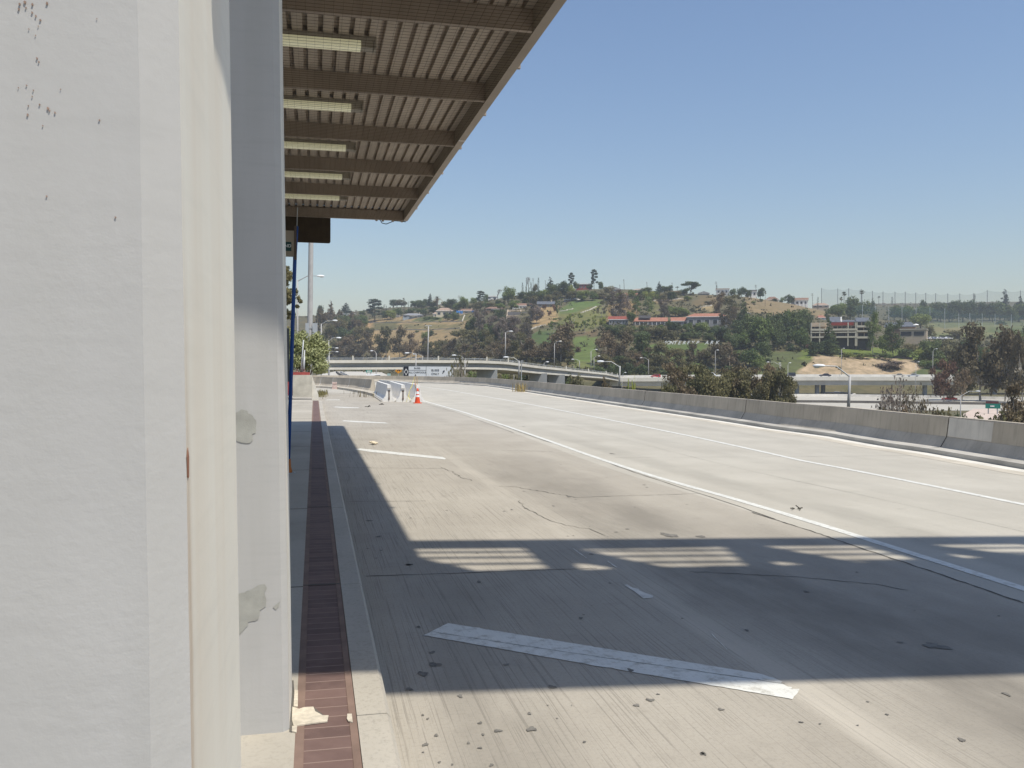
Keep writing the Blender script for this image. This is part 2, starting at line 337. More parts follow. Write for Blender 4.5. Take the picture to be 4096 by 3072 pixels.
def build_hills():
    nx, nd = len(PXG), len(DG); v = []; X = np.zeros((nx, nd)); Yp = np.zeros((nx, nd))
    for i, p in enumerate(PXG):
        for j, d in enumerate(DG):
            w = at(p, yhor(p), d); z = ZG[i, j]
            v.append((w[0], w[1], z)); X[i, j] = p; Yp[i, j] = yhor(p) - (z-HC)*F/d
    jx = X + RNG.normal(0, 4, X.shape); jy = Yp + RNG.normal(0, 2.2, X.shape)
    col = np.tile(np.array([.12, .105, .05]), (nx, nd, 1))
    for poly, c in ZONES:
        mk = inpoly(poly, jx, jy) & (np.array(DG)[None, :] > 362); col[mk] = c
    col[:, DG <= 362] = (.13, .115, .06)
    f = [(i*nd+j, (i+1)*nd+j, (i+1)*nd+j+1, i*nd+j+1) for i in range(nx-1) for j in range(nd-1)]
    me = bpy.data.meshes.new('hills'); me.from_pydata(v, [], f)
    a = me.color_attributes.new('soil', 'FLOAT_COLOR', 'POINT')
    a.data.foreach_set('color', np.concatenate([col, np.ones((nx, nd, 1))], 2).astype(np.float32).ravel())
    me.polygons.foreach_set('use_smooth', [True]*len(me.polygons)); me.update()
    m, nt, b = newmat('hill_soil', .95); at_ = nt.nodes.new('ShaderNodeAttribute'); at_.attribute_name = 'soil'
    p = coords(nt)
    c = mixc(nt, ramp2(nt, noise(nt, p, .12, 8, .7), (0,)*3, (.55,)*3, .42, .66), at_.outputs['Color'], (.055, .06, .025))
    c = mixc(nt, ramp2(nt, noise(nt, p, .5, 6, .7), (.35,)*3, (0,)*3, .35, .55), c, (.03, .03, .015))
    c = mixc(nt, ramp2(nt, noise(nt, p, .05, 5, .6), (0,)*3, (.35,)*3, .5, .7), c, (.22, .16, .08))
    nt.links.new(c, b.inputs['Base Color']); me.materials.append(m)
    o = bpy.data.objects.new('hills', me); COL.objects.link(o); tag(o, kind='structure')
    g = MB(); n = 64
    g.poly([(7000*math.cos(2*math.pi*k/n), 7000*math.sin(2*math.pi*k/n), -11.5) for k in range(n)])
    structure('ground', g, worn('valley_soil', (.13, .12, .07), .95, .3, .05, co='pos'))
build_hills()

# ------------------------------------------------------------------ busway: road, lanes, sidewalk, kerb, markings
def resample(pts, n):
    pts = np.array(pts, float); L = np.r_[0, np.cumsum(np.linalg.norm(np.diff(pts, axis=0), axis=1))]
    t = np.linspace(0, L[-1], n); return np.stack([np.interp(t, L, pts[:, k]) for k in range(pts.shape[1])], 1)
BASE_R = [(1678,1532),(1817,1536),(1944,1545),(2000,1552),(2149,1575),(2308,1599),(2497,1627),(2646,1649),(2895,1686),(3100,1719),(3297,1744),(3495,1781),(3743,1818),(3991,1863),(4096,1880)]
base_r = [gz(*p) for p in BASE_R][::-1]                       # near -> far
base_r = [np.array([12.4, 8.0, 0]), np.array([11.6, 0.0, 0]), np.array([10.6, -14.0, 0])][::-1] + base_r
base_r += [np.array([9.0, 110.0, 0]), np.array([3.5, 113.5, 0]), np.array([-3.0, 116.0, 0])]
base_r = resample(base_r, 90)
L1 = [(1699,1604.6),(1859,1650),(2000,1696),(2189,1761),(2348,1818),(2477,1862),(2642,1914),(2845,1970),(3000,2014),(3213,2078),(3441,2148),(3712,2235),(3941,2305),(4096,2358)]
l1 = [gz(*p) for p in L1][::-1]; l1 = [np.array([5.8, -14, 0]), np.array([5.82, 2, 0])] + l1 + [np.array([5.4, 62, 0])]
l1 = resample(l1, 60)
L2 = [(1680,1546),(1771,1557),(1859,1572),(2000,1596),(2154,1624),(2333,1659),(2597,1711),(2806,1753.6),(3100,1818),(3193,1840),(3461,1890),(3694,1937),(3892,1977),(4096,2019)]
l2 = [gz(*p) for p in L2][::-1]; l2 = [np.array([9.0, -14, 0]), np.array([9.3, 2, 0])] + l2 + [np.array([9.2, 96, 0])]
l2 = resample(l2, 70)
seam = [p + np.array([-.34, 0, 0]) for p in l1]
road = MB()
right = [p + np.array([.55, 0, 0]) for p in base_r if p[1] < 108]
left = [(s[0], s[1], 0) for s in seam] + [(-3, 70, 0), (-16, 86, 0), (-26, 108, 0)]
road.poly([(x, y, 0) for x, y, z in left] + [(10, 118, 0)] + [(p[0], p[1], 0) for p in right[::-1]])
structure('road', road, M['lane'])
bay = MB()
bay.poly([(.36, -14, 0), (.36, 44, 0), (-2, 58, 0), (-16, 86, 0), (-3, 70, 0)] + [(s[0], s[1], 0) for s in seam[::-1]])
structure('bus_bay_pavement', bay, M['bay'])
emb = MB()      # fill below the busway
emb.prism([(-12, -30, -.03), (13.6, -30, -.03), (17.2, 50, -.03), (17.2, 90, -.03), (11, 117, -.03), (-28, 117, -.03), (-12, 60, -.03)], (0, 0, -11))
structure('embankment', emb, worn('bank_soil', (.17, .14, .09), .95, .3, .2, co='pos'))

def ribbon(mb, pts, w, z, jit=0.0, n=None):
    pts = np.array(pts, float)
    if n: pts = resample(pts, n)
    vs = []
    for i, p in enumerate(pts):
        t = nrm((pts[min(i+1, len(pts)-1)] - pts[max(i-1, 0)])[:2]); r = np.array([t[1], -t[0]])
        c = p[:2] + r * random.uniform(-jit, jit); ww = w * random.uniform(.3, 1.0) if jit else w
        vs += [(*(c - r*ww/2), z), (*(c + r*ww/2), z)]
    mb.add(vs, [(2*i, 2*i+1, 2*i+3, 2*i+2) for i in range(len(pts)-1)])
mk = MB()
ribbon(mk, l1[:-1], .125, .004); ribbon(mk, l2, .135, .004)
structure('lane_lines', mk, M['white_paint'])
st = MB()
st.poly(flat_z(ragged([gz(x*S, y*S, .004) for x, y in ((915,1372),(968,1346),(1100,1367),(1400,1416),(1640,1455),(1672,1464),(1690,1472),(1686,1476),(1700,1483),(1712,1484),(1710,1488),(1727,1488),(1724,1496),(1712,1510),(1560,1484),(1300,1440))], .03, .006), .004))
st.poly([gz(x*S, y*S, .004) for x, y in ((766,970.5),(778,968.5),(956,987),(963,990),(961,992.5),(800,976))])
st.poly([gz(x*S, y*S, .004) for x, y in ((738,909.4),(744,908),(832,912.6),(839,914.6),(770,912))])
st.poly([gz(x, y, .004) for x, y in ((1332,1628.6),(1342,1626.4),(1432,1629.8),(1440,1632),(1380,1631.4))])
st.poly([gz(x, y, .004) for x, y in ((1300,1600.4),(1310,1598.4),(1358,1598.2),(1361,1600.4))])
structure('parking_stripes', st, M['white_paint'])
fd = MB()
fd.poly([gz(1600+x*.6161, 2050+y*.6161, .004) for x, y in ((1455,470),(1475,466),(1510,488),(1550,496),(1555,506),(1600,524),(1645,540),(1640,552),(1580,558),(1520,510))])
for a, b in (((1125,236),(1210,298)), ((1345,316),(1410,360))):
    p, q = [gz(1600+u*.6161, 2050+v*.6161) for u, v in (a, b)]; ribbon(fd, [p, q], .02, .004, .003, 6)
p, q = gz(2845, 2535), gz(2910, 2600); ribbon(fd, [p, q], .012, .004, .003, 6)
structure('faded_bay_line', fd, M['old_paint'])
ck = MB()
def crk(pts, w=.014, jit=.012, o=(0, 0), s=1.0, n=26): ribbon(ck, [gz(o[0]+x*s, o[1]+y*s) for x, y in pts], w, .0035, jit, n)
crk([(340,0),(720,120),(1010,220),(1640,430),(2104,590)], .03, .01, (2800, 2050), .616, 60)
crk([(0,400),(300,510),(560,590),(760,665),(960,740),(1130,800),(1450,905),(1610,955),(1900,1050),(2212,1160)], .028, .012, (2000, 1500), .4973, 60)
ribbon(ck, [s for s in seam if 24 < s[1] < 60], .025, .0035, .01, 50)
crk([(790,1245),(950,1240),(1130,1233),(1290,1228)], .018, .008, s=S)
crk([(1490,1235),(1560,1238),(1720,1247),(1890,1262),(1960,1276)], .016, .015, s=S)
crk([(0,895),(130,903),(320,935),(530,970),(600,988)], .022, .03, (2000, 1500), .4973)
crk([(600,988),(900,975),(1250,966),(1600,955)], .016, .012, (2000, 1500), .4973)
crk([(0,607),(300,612),(610,632)], .02, .02, (2000, 1500), .4973)
crk([(480,327),(700,330),(860,326)], .03, .02, (1100, 1600), .4822)
crk([(520,562),(900,566),(1390,568)], .02, .012, (1100, 1600), .4822)
crk([(590,845),(900,842),(1250,838)], .018, .01, (1100, 1600), .4822)
crk([(1380,560),(1480,600),(1560,650),(1640,670)], .02, .03, (1100, 1600), .4822)
crk([(150,1010),(190,1070),(260,1105),(360,1150),(500,1200),(760,1250),(830,1295)], .012, .03, (2000, 1500), .4973)
for y in (52, 62): ribbon(ck, [(1.0, y, 0), (5.3, y - .4, 0)], .03, .0035, .02, 20)
for y in (17.5, 27.5, 38.5, 52, 68): ribbon(ck, [(6.1, y, 0), (9.9, y - .5, 0), (13.6, y - .8, 0)], .016, .0035, .01, 24)
ribbon(ck, [p + np.array([2.05, 0, 0]) for p in l1[2:]], .008, .0035, .004, 60)
ribbon(ck, [gz(x*S, y*S) for x, y in ((932,1366),(1200,1407),(1500,1450),(1695,1479))], .007, .0056, .004, 60)
structure('pavement_cracks', ck, M['crack'])
gut = MB()
ribbon(gut, [p + np.array([-.13, 0, 0]) for p in base_r if p[1] < 106], .30, .0045)
structure('gutter_strip', gut, worn('gutter_concrete', (.66, .63, .56), .8, .12, 1.5, co='pos'))
dust = MB(); ribbon(dust, [p + np.array([-.45, 0, 0]) for p in base_r if p[1] < 90], .4, .0035)
structure('roadside_dust', dust, worn('road_dust', (.50, .455, .375), .95, .15, 2, co='pos'))
# oil, gum and tar spots
sp = MB()
def blob(c, rx, ry, z=.0042, n=26, seed=None):
    h1, h2, h3 = [random.random()*6.28 for _ in range(3)]
    def R(a): return 1 + .22*math.sin(2*a+h1) + .18*math.sin(3*a+h2) + .12*math.sin(7*a+h3) + random.uniform(-.13, .13)
    sp.poly([(c[0]+rx*math.cos(a)*R(a)*.92, c[1]+ry*math.sin(a)*R(a)*.92, z) for a in np.arange(n)*2*math.pi/n])
for u, v, w in ((1625,1220,34),(840,1308,20),(855,1410,44),(635,1420,32),(520,1370,20),(540,1445,16),(235,1450,20),(165,1510,26),(255,1625,14),(595,1643,20),(520,1532,18),(1197,1493,16),(1970,1568,26),(180,1342,14),(148,1318,14),(445,1500,16),(150,1560,10),(1020,1340,9),(960,1255,8),(1115,1255,7),(340,1640,12),(690,990,24),(390,1195,26),(210,910,26),(120,745,20),(990,1135,34),(225,990,50),(150,1050,44),(60,1150,30),(740,868,5),(500,265,10),(60,340,28)):
    g = gz(1600+u*.6161, 2050+v*.6161); r = w*.6161*g[1]/F/1.3; blob(g, r, r*1.25)
for u, v, w in ((1530,870,105),(1300,845,26),(1090,1232,14),(655,1365,20),(1215,1315,18),(1025,1385,12),(1700,1480,40),(15,1570,24),(780,1375,14)):
    g = gz(2800+u*.616, 2050+v*.616); r = w*.616*g[1]/F/1.25; blob(g, r, r*.95)
for u, v, w in ((1360,1290,85),(1615,1300,48),(490,720,8),(535,770,8),(430,1055,16),(1025,1240,18),(1160,885,16),(555,980,26),(190,415,16),(900,634,28),(720,1220,8),(860,825,6),(545,1298,10),(590,1294,10),(865,1303,8),(210,1075,20),(280,1107,14)):
    g = gz(2000+u*.4973, 1500+v*.4973); r = w*.4973*g[1]/F/1.4; blob(g, r, r*1.7)
for u, v, w in ((780,1003,38),(860,1135,34),(880,1250,18),(770,1235,16),(1105,1368,34),(838,1315,16),(900,797,10),(1125,980,16),(1275,980,8),(825,660,18),(830,675,14)):
    g = gz(1100+u*.4822, 1600+v*.4822); r = w*.4822*g[1]/F/1.4; blob(g, r, r*1.2)
for _ in range(60):
    x = random.uniform(.6, 5.3); y = 3.2 + 20*random.random()**1.6; r = random.uniform(.006, .022); blob((x, y), r, r*random.uniform(.8, 1.8), n=10)
tag(sp.build('oil_spots', M['stain']), 'small dark oil and gum spots scattered over the concrete bus bay', 'stains', kind='stuff')

# sidewalk, brick strip and kerb
SWZ = .15
sw = MB(); sw.box(-6, -.085, -8, 47.5, -.06, SWZ)
structure('sidewalk', sw, M['walk'])
def brick_mat():
    m, nt, b = newmat('red_pavers', .75); p = coords(nt)
    sx = nt.nodes.new('ShaderNodeSeparateXYZ'); nt.links.new(p, sx.inputs[0])
    a = nt.nodes.new('ShaderNodeMath'); a.operation = 'MULTIPLY'; nt.links.new(sx.outputs['Y'], a.inputs[0]); a.inputs[1].default_value = 1/.125
    fr = nt.nodes.new('ShaderNodeMath'); fr.operation = 'FRACT'; nt.links.new(a.outputs[0], fr.inputs[0])
    fl = nt.nodes.new('ShaderNodeMath'); fl.operation = 'FLOOR'; nt.links.new(a.outputs[0], fl.inputs[0])
    wn_ = nt.nodes.new('ShaderNodeTexWhiteNoise'); wn_.noise_dimensions = '1D'; nt.links.new(fl.outputs[0], wn_.inputs['W'])
    c = mixc(nt, wn_.outputs['Value'], (.115, .072, .062), (.168, .106, .09))
    c = mixc(nt, ramp2(nt, noise(nt, p, 9, 5), (0,)*3, (.5,)*3, .4, .7), c, (.20, .13, .11))
    joint = nt.nodes.new('ShaderNodeMath'); joint.operation = 'LESS_THAN'; nt.links.new(fr.outputs[0], joint.inputs[0]); joint.inputs[1].default_value = .07
    c = mixc(nt, joint.outputs[0], c, (.26, .185, .15))
    nt.links.new(c, b.inputs['Base Color'])
    h = nt.nodes.new('ShaderNodeMath'); h.operation = 'SUBTRACT'; h.inputs[0].default_value = 1; nt.links.new(joint.outputs[0], h.inputs[1]); bump(nt, b, h.outputs[0], .5, .004)
    return m
M['brick'] = brick_mat()
M['brick_edge'] = worn('brick_edge_mortar', (.20, .135, .105), .85, .2, 5, co='pos')
br = MB(); br.box(-.045, .165, -8, 46, -.06, SWZ - .002)
structure('brick_strip', br, M['brick'])
be = MB(); be.box(-.085, -.045, -8, 46, -.06, SWZ + .001); be.box(.165, .200, -8, 46, -.06, SWZ + .001)
structure('brick_strip_edging', be, M['brick_edge'])
kb = MB(); ys = [-8, 3.1, 4.35, 7.02, 10.9, 15, 19.5, 24, 30, 38, 46]
for a, b in zip(ys[:-1], ys[1:]):
    kb.prism([(.203, a+.006, -.06), (.375, a+.006, -.06), (.368, a+.006, SWZ-.02), (.348, a+.006, SWZ+.004), (.203, a+.006, SWZ+.004)], (0, b-a-.012, 0))
structure('kerb', kb, M['kerb'])
sj = MB()
for y in (7.02, 10.9, 15, 19.5, 24, 30, 38): sj.box(-6, -.086, y-.008, y+.008, SWZ, SWZ+.002)
for y in (7.06, 11.0, 15.2, 20.5): sj.box(-.084, .199, y-.01, y+.01, SWZ+.0005, SWZ+.003)
structure('sidewalk_joints', sj, M['crack'])
# broken paver beside the second pillar
bp = MB()
q = [(150,1140),(205,1160),(250,1145),(330,1140),(345,1180),(410,1215),(460,1215),(450,1265),(160,1305),(145,1250)]
bp.prism([gz(1100+u*.4654, 2300+v*.4654, SWZ+.001) for u, v in q], (0, 0, .006))
bp.prism([gz(1100+u*.4654, 2300+v*.4654, SWZ+.001) for u, v in ((168,995),(198,998),(196,1140),(160,1135))], (0, 0, .006))
bp.prism([gz(1100+u*.4654, 2300+v*.4654, SWZ+.002) for u, v in ((622,1200),(660,1200),(668,1272),(630,1262),(618,1240))], (0, 0, .005))
bp.prism([gz(1100+u*.4654, 2300+v*.4654, SWZ+.001) for u, v in ((147,1310),(190,1300),(185,1362),(145,1350))], (0, 0, .006))
structure('broken_paving', bp, worn('raw_mortar', (.56, .50, .40), .95, .2, 30, bmp=.004, co='pos'))
bh = MB()
bh.poly([gz(1100+u*.4654, 2300+v*.4654, SWZ+.0035) for u, v in ((325,1125),(350,1150),(415,1200),(405,1216),(345,1182))])
bh.poly([gz(1100+u*.4654, 2300+v*.4654, SWZ+.0035) for u, v in ((142,905),(160,905),(166,1000),(158,1140),(148,1350),(124,1345),(132,1180))])
structure('paving_gap', bh, M['crack'])

# ------------------------------------------------------------------ pillars
def paint_mat(name, c, warm, bs=.16):
    m, nt, b = newmat(name, .55); p = coords(nt, 'obj')
    col = ramp2(nt, noise(nt, p, 2.2, 6), tuple(x*.93 for x in c), c, .3, .7)
    s = noise(nt, p, 1, 4, .6, (5, 5, .3)); col = mixc(nt, ramp2(nt, s, (0,)*3, (.45,)*3, .5, .75), col, warm)
    h = noise(nt, p, 1.0, 4, .6, (4, 4, 42)); col = mixc(nt, ramp2(nt, h, (.16,)*3, (0,)*3, .3, .5), col, tuple(x*.72 for x in c))
    nt.links.new(col, b.inputs['Base Color'])
    b1 = noise(nt, p, 9, 7, .65, (1, 1, 2.6))
    add = nt.nodes.new('ShaderNodeMath'); add.operation = 'ADD'; nt.links.new(b1, add.inputs[0]); nt.links.new(noise(nt, p, 70, 3, .6), add.inputs[1])
    pit = nt.nodes.new('ShaderNodeTexVoronoi'); pit.inputs['Scale'].default_value = 17; nt.links.new(p, pit.inputs['Vector'])
    pr = nt.nodes.new('ShaderNodeMapRange'); nt.links.new(pit.outputs['Distance'], pr.inputs[0]); pr.inputs[1].default_value = .02; pr.inputs[2].default_value = .055; pr.inputs[3].default_value = -1.2; pr.inputs[4].default_value = 0
    a2 = nt.nodes.new('ShaderNodeMath'); a2.operation = 'ADD'; nt.links.new(add.outputs[0], a2.inputs[0]); nt.links.new(pr.outputs[0], a2.inputs[1])
    pz = nt.nodes.new('ShaderNodeMapRange'); nt.links.new(noise(nt, p, 1.7, 3), pz.inputs[0]); pz.inputs[1].default_value = .42; pz.inputs[2].default_value = .66; pz.inputs[3].default_value = .12; pz.inputs[4].default_value = 1
    a3 = nt.nodes.new('ShaderNodeMath'); a3.operation = 'MULTIPLY'; nt.links.new(a2.outputs[0], a3.inputs[0]); nt.links.new(pz.outputs[0], a3.inputs[1])
    bump(nt, b, a3.outputs[0], bs, .004)
    return m
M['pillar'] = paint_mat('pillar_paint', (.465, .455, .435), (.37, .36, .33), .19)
M['pillar_bare'] = worn('bare_pillar_concrete', (.34, .335, .30), .9, .14, 12, bmp=.002)
def side_bounce_paint():
    m = paint_mat('pillar_side_bounce', (.78, .74, .645), (.64, .53, .40), .06)  # side made paler and warmer: road bounce light put into the colour
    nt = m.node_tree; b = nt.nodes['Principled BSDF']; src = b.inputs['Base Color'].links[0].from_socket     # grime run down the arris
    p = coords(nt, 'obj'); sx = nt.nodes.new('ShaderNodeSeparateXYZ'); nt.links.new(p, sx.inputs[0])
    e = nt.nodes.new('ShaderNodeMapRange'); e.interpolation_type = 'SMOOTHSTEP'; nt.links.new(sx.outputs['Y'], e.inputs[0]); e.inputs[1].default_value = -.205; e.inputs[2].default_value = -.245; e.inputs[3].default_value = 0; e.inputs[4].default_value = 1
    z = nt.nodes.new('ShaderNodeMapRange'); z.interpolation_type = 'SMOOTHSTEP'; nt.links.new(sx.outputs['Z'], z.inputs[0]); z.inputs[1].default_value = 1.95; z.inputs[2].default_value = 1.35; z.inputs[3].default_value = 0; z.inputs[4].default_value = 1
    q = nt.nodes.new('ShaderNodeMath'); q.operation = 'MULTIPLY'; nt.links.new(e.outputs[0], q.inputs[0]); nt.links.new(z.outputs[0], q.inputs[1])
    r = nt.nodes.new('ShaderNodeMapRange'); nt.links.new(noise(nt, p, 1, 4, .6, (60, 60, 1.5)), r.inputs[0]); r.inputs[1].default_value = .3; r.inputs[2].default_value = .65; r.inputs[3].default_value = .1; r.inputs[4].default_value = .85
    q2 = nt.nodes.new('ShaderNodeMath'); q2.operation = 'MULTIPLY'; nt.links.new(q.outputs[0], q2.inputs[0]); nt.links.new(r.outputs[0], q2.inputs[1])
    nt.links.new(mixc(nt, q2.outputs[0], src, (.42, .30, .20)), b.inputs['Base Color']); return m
M['pillar_side'] = side_bounce_paint()
M['rust'] = worn('rust_speck', (.30, .21, .165), .9, .4, 40)
LEAN = -.0145
def pillar(yf, xr, xl, yb, label, z1=6.2):
    """painted concrete pillar with chamfered edges; xr is the right face at 1.6 m, leaning slightly"""
    root = empty('concrete_pillar', ((xl+xr)/2, (yf+yb)/2, SWZ)); tag(root, label, 'pillar', 'white painted concrete pillars of the bus platform')
    ch = .028; plan = [(xl, yf), (xr-ch, yf), (xr, yf+ch), (xr, yb-ch), (xr-ch, yb), (xl, yb)]
    mb = MB(); zs = np.r_[np.linspace(SWZ-.03, 3.2, 260), np.linspace(3.4, z1, 8)]; n = len(zs); vs = []; rp = random.Random(9); w1 = w2 = 0
    for z in zs:
        w1 = w1*.8 + rp.gauss(0, .00010); w2 = w2*.8 + rp.gauss(0, .00006); cp = 0
        vs += [(x + LEAN*(z-1.6) + (w1 + cp if j == 1 else (w2 if j == 2 else 0)), y, z) for j, (x, y) in enumerate(plan)]
    k = len(plan)
    for i in range(n-1):
        for j in range(k):
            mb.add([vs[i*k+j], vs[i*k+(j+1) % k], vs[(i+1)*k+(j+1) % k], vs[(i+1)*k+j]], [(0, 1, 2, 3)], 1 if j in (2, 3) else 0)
    mb.poly(vs[-k:])
    o = mb.build('shaft', [M['pillar'], M['pillar_side']], root)
    b = bmesh.new(); b.from_mesh(o.data); bmesh.ops.remove_doubles(b, verts=b.verts, dist=1e-5); bmesh.ops.recalc_face_normals(b, faces=b.faces); b.to_mesh(o.data); b.free()
    return root
p1 = pillar(.782, -.106, -1.05, 1.335, 'nearest white painted concrete pillar, close up with rust specks on its face')
rs = MB()
for x, y, r in ((75,12,7),(96,4,9),(126,14,7),(185,10,8),(72,32,6),(100,26,5),(125,46,6),(140,60,6),(158,76,6),(150,100,3),(112,112,3),(145,230,6),(152,244,5),(107,456,7),(155,415,5),(188,430,8),(195,440,5),(217,447,5),(130,358,4),(125,382,4),(110,420,4),(70,347,3),(103,338,4),(397*.6027,586*.6027,3),(395,478,5),(168,500,4),(230*.6027,228*.6027,3),(184,783,5),(460,868,6),(385,70,3)):
    c = on_y(x, y, .779); rr = r*.42/F
    n = 9; rs.prism([(c[0]+rr*math.cos(2*math.pi*k/n)*random.uniform(.6, 1.2), .7815, c[2]+rr*1.3*math.sin(2*math.pi*k/n)*random.uniform(.6, 1.3)) for k in range(n)], (0, -.0007, 0))
rs.build('rust_specks', M['rust'], p1)
sb_ = MB(); off_ = .16/.28*SUN_DIR/SUN_DIR[2]  # unseen added plate, outlined so that its shadow falls on the side face
q_ = [on_x(x*S, y*S, -.112) + off_ for x, y in ((463,-6),(470,14),(479,45),(488,85),(497,135))]
sb_.prism(q_ + [q_[-1] + np.array([0, .3, .1]), q_[-1] + np.array([0, .3, .6]), q_[0] + np.array([0, 0, .5])], (.012, 0, 0)); sb_.build('shadow_plate', M['steel'], p1)
sa_ = MB(); sa_.box(-.13, q_[0][0]-.001, 1.14, 1.18, q_[0][2]+.25, q_[0][2]+.29); sa_.build('mounting_bracket', M['steel'], p1)  # added arm for the unseen shadow-casting plate
dr = MB()
for (x, y0, y1, w) in ((770,1790,1905,8),):
    a, b = on_x(x-w/2, y0, -.1005), on_x(x+w/2, y1, -.1005)
    zf = lambda z: -.106 + LEAN*(z-1.6) + .0006
    ps = [on_x(px, py, zf(1.5)) for px, py in ((x, y0), (x+w/2, (y0*2+y1)/3), (x+w/3, y1), (x, y1+w), (x-w/3, y1), (x-w/2, (y0*2+y1)/3))]
    dr.prism([np.array([zf(p[2]), p[1], p[2]]) for p in ps], (.0004, 0, 0))
dr.build('drip_stain', worn('drip_brown', (.22, .10, .06), .7, .3, 30), p1)
p2 = pillar(4.23, -.134, -1.04, 4.78, 'second white pillar along the platform, half shaded with bare peeled paint patches')
pp = MB()
for poly in ([(500,893),(513,890),(522,884),(533,886),(536,893),(548,896),(549,905),(553,908),(552,935),(545,938),(546,950),(540,957),(520,957),(505,948),(503,930)],
             [(500,1290),(515,1283),(545,1272),(558,1264),(572,1262),(575,1270),(571,1280),(575,1295),(574,1310),(563,1318),(558,1336),(545,1342),(535,1352),(525,1360),(517,1374),(500,1380)],
             [(590,1312),(598,1304),(603,1300),(602,1310),(594,1316)]):
    pp.prism(flat_y(ragged([on_y(x*S, y*S, 4.2285) for x, y in poly], .012, .007, 3), 4.2285), (0, -.0015, 0))
pp.build('peeled_patch', M['pillar_bare'], p2)

# ------------------------------------------------------------------ platform canopy
XE = 2.6
def edge(px, py): return on_x(px, py, XE)
e0, e1 = edge(1225*S, 0), edge(880*S, 478*S)
def zed(y): return e0[2] + (e1[2]-e0[2]) * (y-e0[1]) / (e1[1]-e0[1])      # underside of the edge channel
YE = e1[1]; YS = 5.7; XL = -7.5  # roof extended farther left, unseen, to cut sky light below
M['soffit'] = worn('soffit_paint', (.49, .42, .35), .7, .12, 1.2, streak=.2, co='pos')
M['beam'] = worn('canopy_beam_paint', (.35, .29, .24), .65, .14, 1.0, streak=.3, co='pos')
M['channel'] = worn('edge_channel_paint', (.33, .28, .235), .6, .1, 1.5, co='pos')
cn = empty('platform_canopy', (0, 12, 5.6)); tag(cn, 'brown steel platform canopy with ribbed roof deck and cross beams overhead', 'canopy')
dk = MB(); pitch = .19; x = XL; prof = []
while x < XE - .12:
    prof += [(x, .0), (x+.128, .0), (x+.134, .07), (x+.184, .07)]; x += pitch
prof.append((XE - .11, 0.0))
yy = np.linspace(YS, YE - .05, 12); n = len(prof)
vs = [(px, y, zed(y) + .28 + pz) for y in yy for px, pz in prof]
dk.add(vs, [(i*n+k, i*n+k+1, (i+1)*n+k+1, (i+1)*n+k) for i in range(len(yy)-1) for k in range(n-1)])
vs2 = [(px, y, zed(y) + .38) for y in (yy[0], yy[-1]) for px in (XL, XE-.11)]
dk.add(vs2, [(0, 1, 3, 2)])
dk.build('roof_deck', M['soffit'], cn, fix=False)
beams = [(2122,89),(1933,374),(1811,553),(1730,682),(1667,777),(1622,843)]
by = [on_x(px, py, XE - .15)[1] for px, py in beams]
ex = []
y_ = by[0]
while y_ > YS + 1.4: y_ -= 3.0; ex.append(y_)
for i, y in enumerate(ex + by):
    z = zed(y) + .015; m = MB(); hgt = .262
    if i == len(ex + by) - 1: y = YE - .14; z = zed(y) + .0
    m.box(XL, XE-.125, y, y+.075, z, z+.014); m.box(XL, XE-.125, y, y+.008, z+.014, z+hgt-.012); m.box(XL, XE-.125, y, y+.075, z+hgt-.012, z+hgt)
    m.build('roof_beam', M['beam'], cn)
ch = MB()
pr = [(XE-.12, .0), (XE-.001, .0), (XE, .36), (XE-.03, .36), (XE-.03, .03), (XE-.10, .03), (XE-.10, .36), (XE-.12, .36)]
k = len(pr); vs = []
for y in (YS, YE): vs += [(a, y, zed(y)+b) for a, b in pr]
ch.add(vs, [tuple(range(k)), tuple(range(k, 2*k))[::-1]] + [(i, (i+1) % k, k+(i+1) % k, k+i) for i in range(k)])
ch.build('edge_channel', M['channel'], cn)
lip = MB(); lip.prism([(XE+.004, YS, zed(YS)+.10), (XE+.03, YS, zed(YS)+.10), (XE+.03, YS, zed(YS)+.13), (XE+.004, YS, zed(YS)+.13)], (0, YE-YS, zed(YE)-zed(YS)))
for y in np.arange(YS+1, YE, 2.4): lip.box(XE+.004, XE+.05, y-.03, y+.03, zed(y)+.02, zed(y)+.16)
lip.build('edge_rail', M['beam'], cn)
ef = MB(); ef.box(XL, XE-.122, YE-.06, YE, zed(YE)+.0, zed(YE)+.34); ef.build('end_fascia', M['beam'], cn)
jn = MB(); y = on_x(1848, 558, XE-.06)[1]; jn.box(XE-.121, XE+.002, y-.015, y+.015, zed(y)-.006, zed(y)-.001); jn.build('channel_joint', M['lamp_white'], cn)
net = MB()        # bird netting stretched below the beams
for x in np.arange(XL, XE-.15, .10): net.box(x-.0008, x+.0008, by[0]-2, YE-.1, zed(17)-.0, zed(17)+.003)
for v in range(len(net.v)): vx, vy, vz = net.v[v]; net.v[v] = (vx, vy, vz - zed(17) + zed(vy) - .012)
for y in np.arange(by[0]-2, YE-.1, .10): net.box(XL, XE-.13, y-.0008, y+.0008, zed(y)-.012, zed(y)-.009)
net.build('bird_net', worn('net_cord', (.03, .03, .03), .9, .1, 3), cn, fix=False)
cb = MB()
g = lambda u, v: on_y(1100+u*.5425, v*.5425, YE-.02)
cb.tube([g(740,1610), g(775,1622), g(790,1645), g(820,1652), g(850,1640), g(880,1628), g(940,1632), g(965,1636)], .012, 6)
cb.build('cable', worn('black_cable', (.02, .02, .02), .6, .1, 3), cn)
for u, v in ((748,1618),(795,1622),(868,1625),(935,1628)):
    c = g(u, v); hk = MB(); hk.box(c[0]-.03, c[0]+.03, YE-.04, YE+.02, c[2]-.04, c[2]+.07); hk.build('cable_clip', M['beam'], cn)

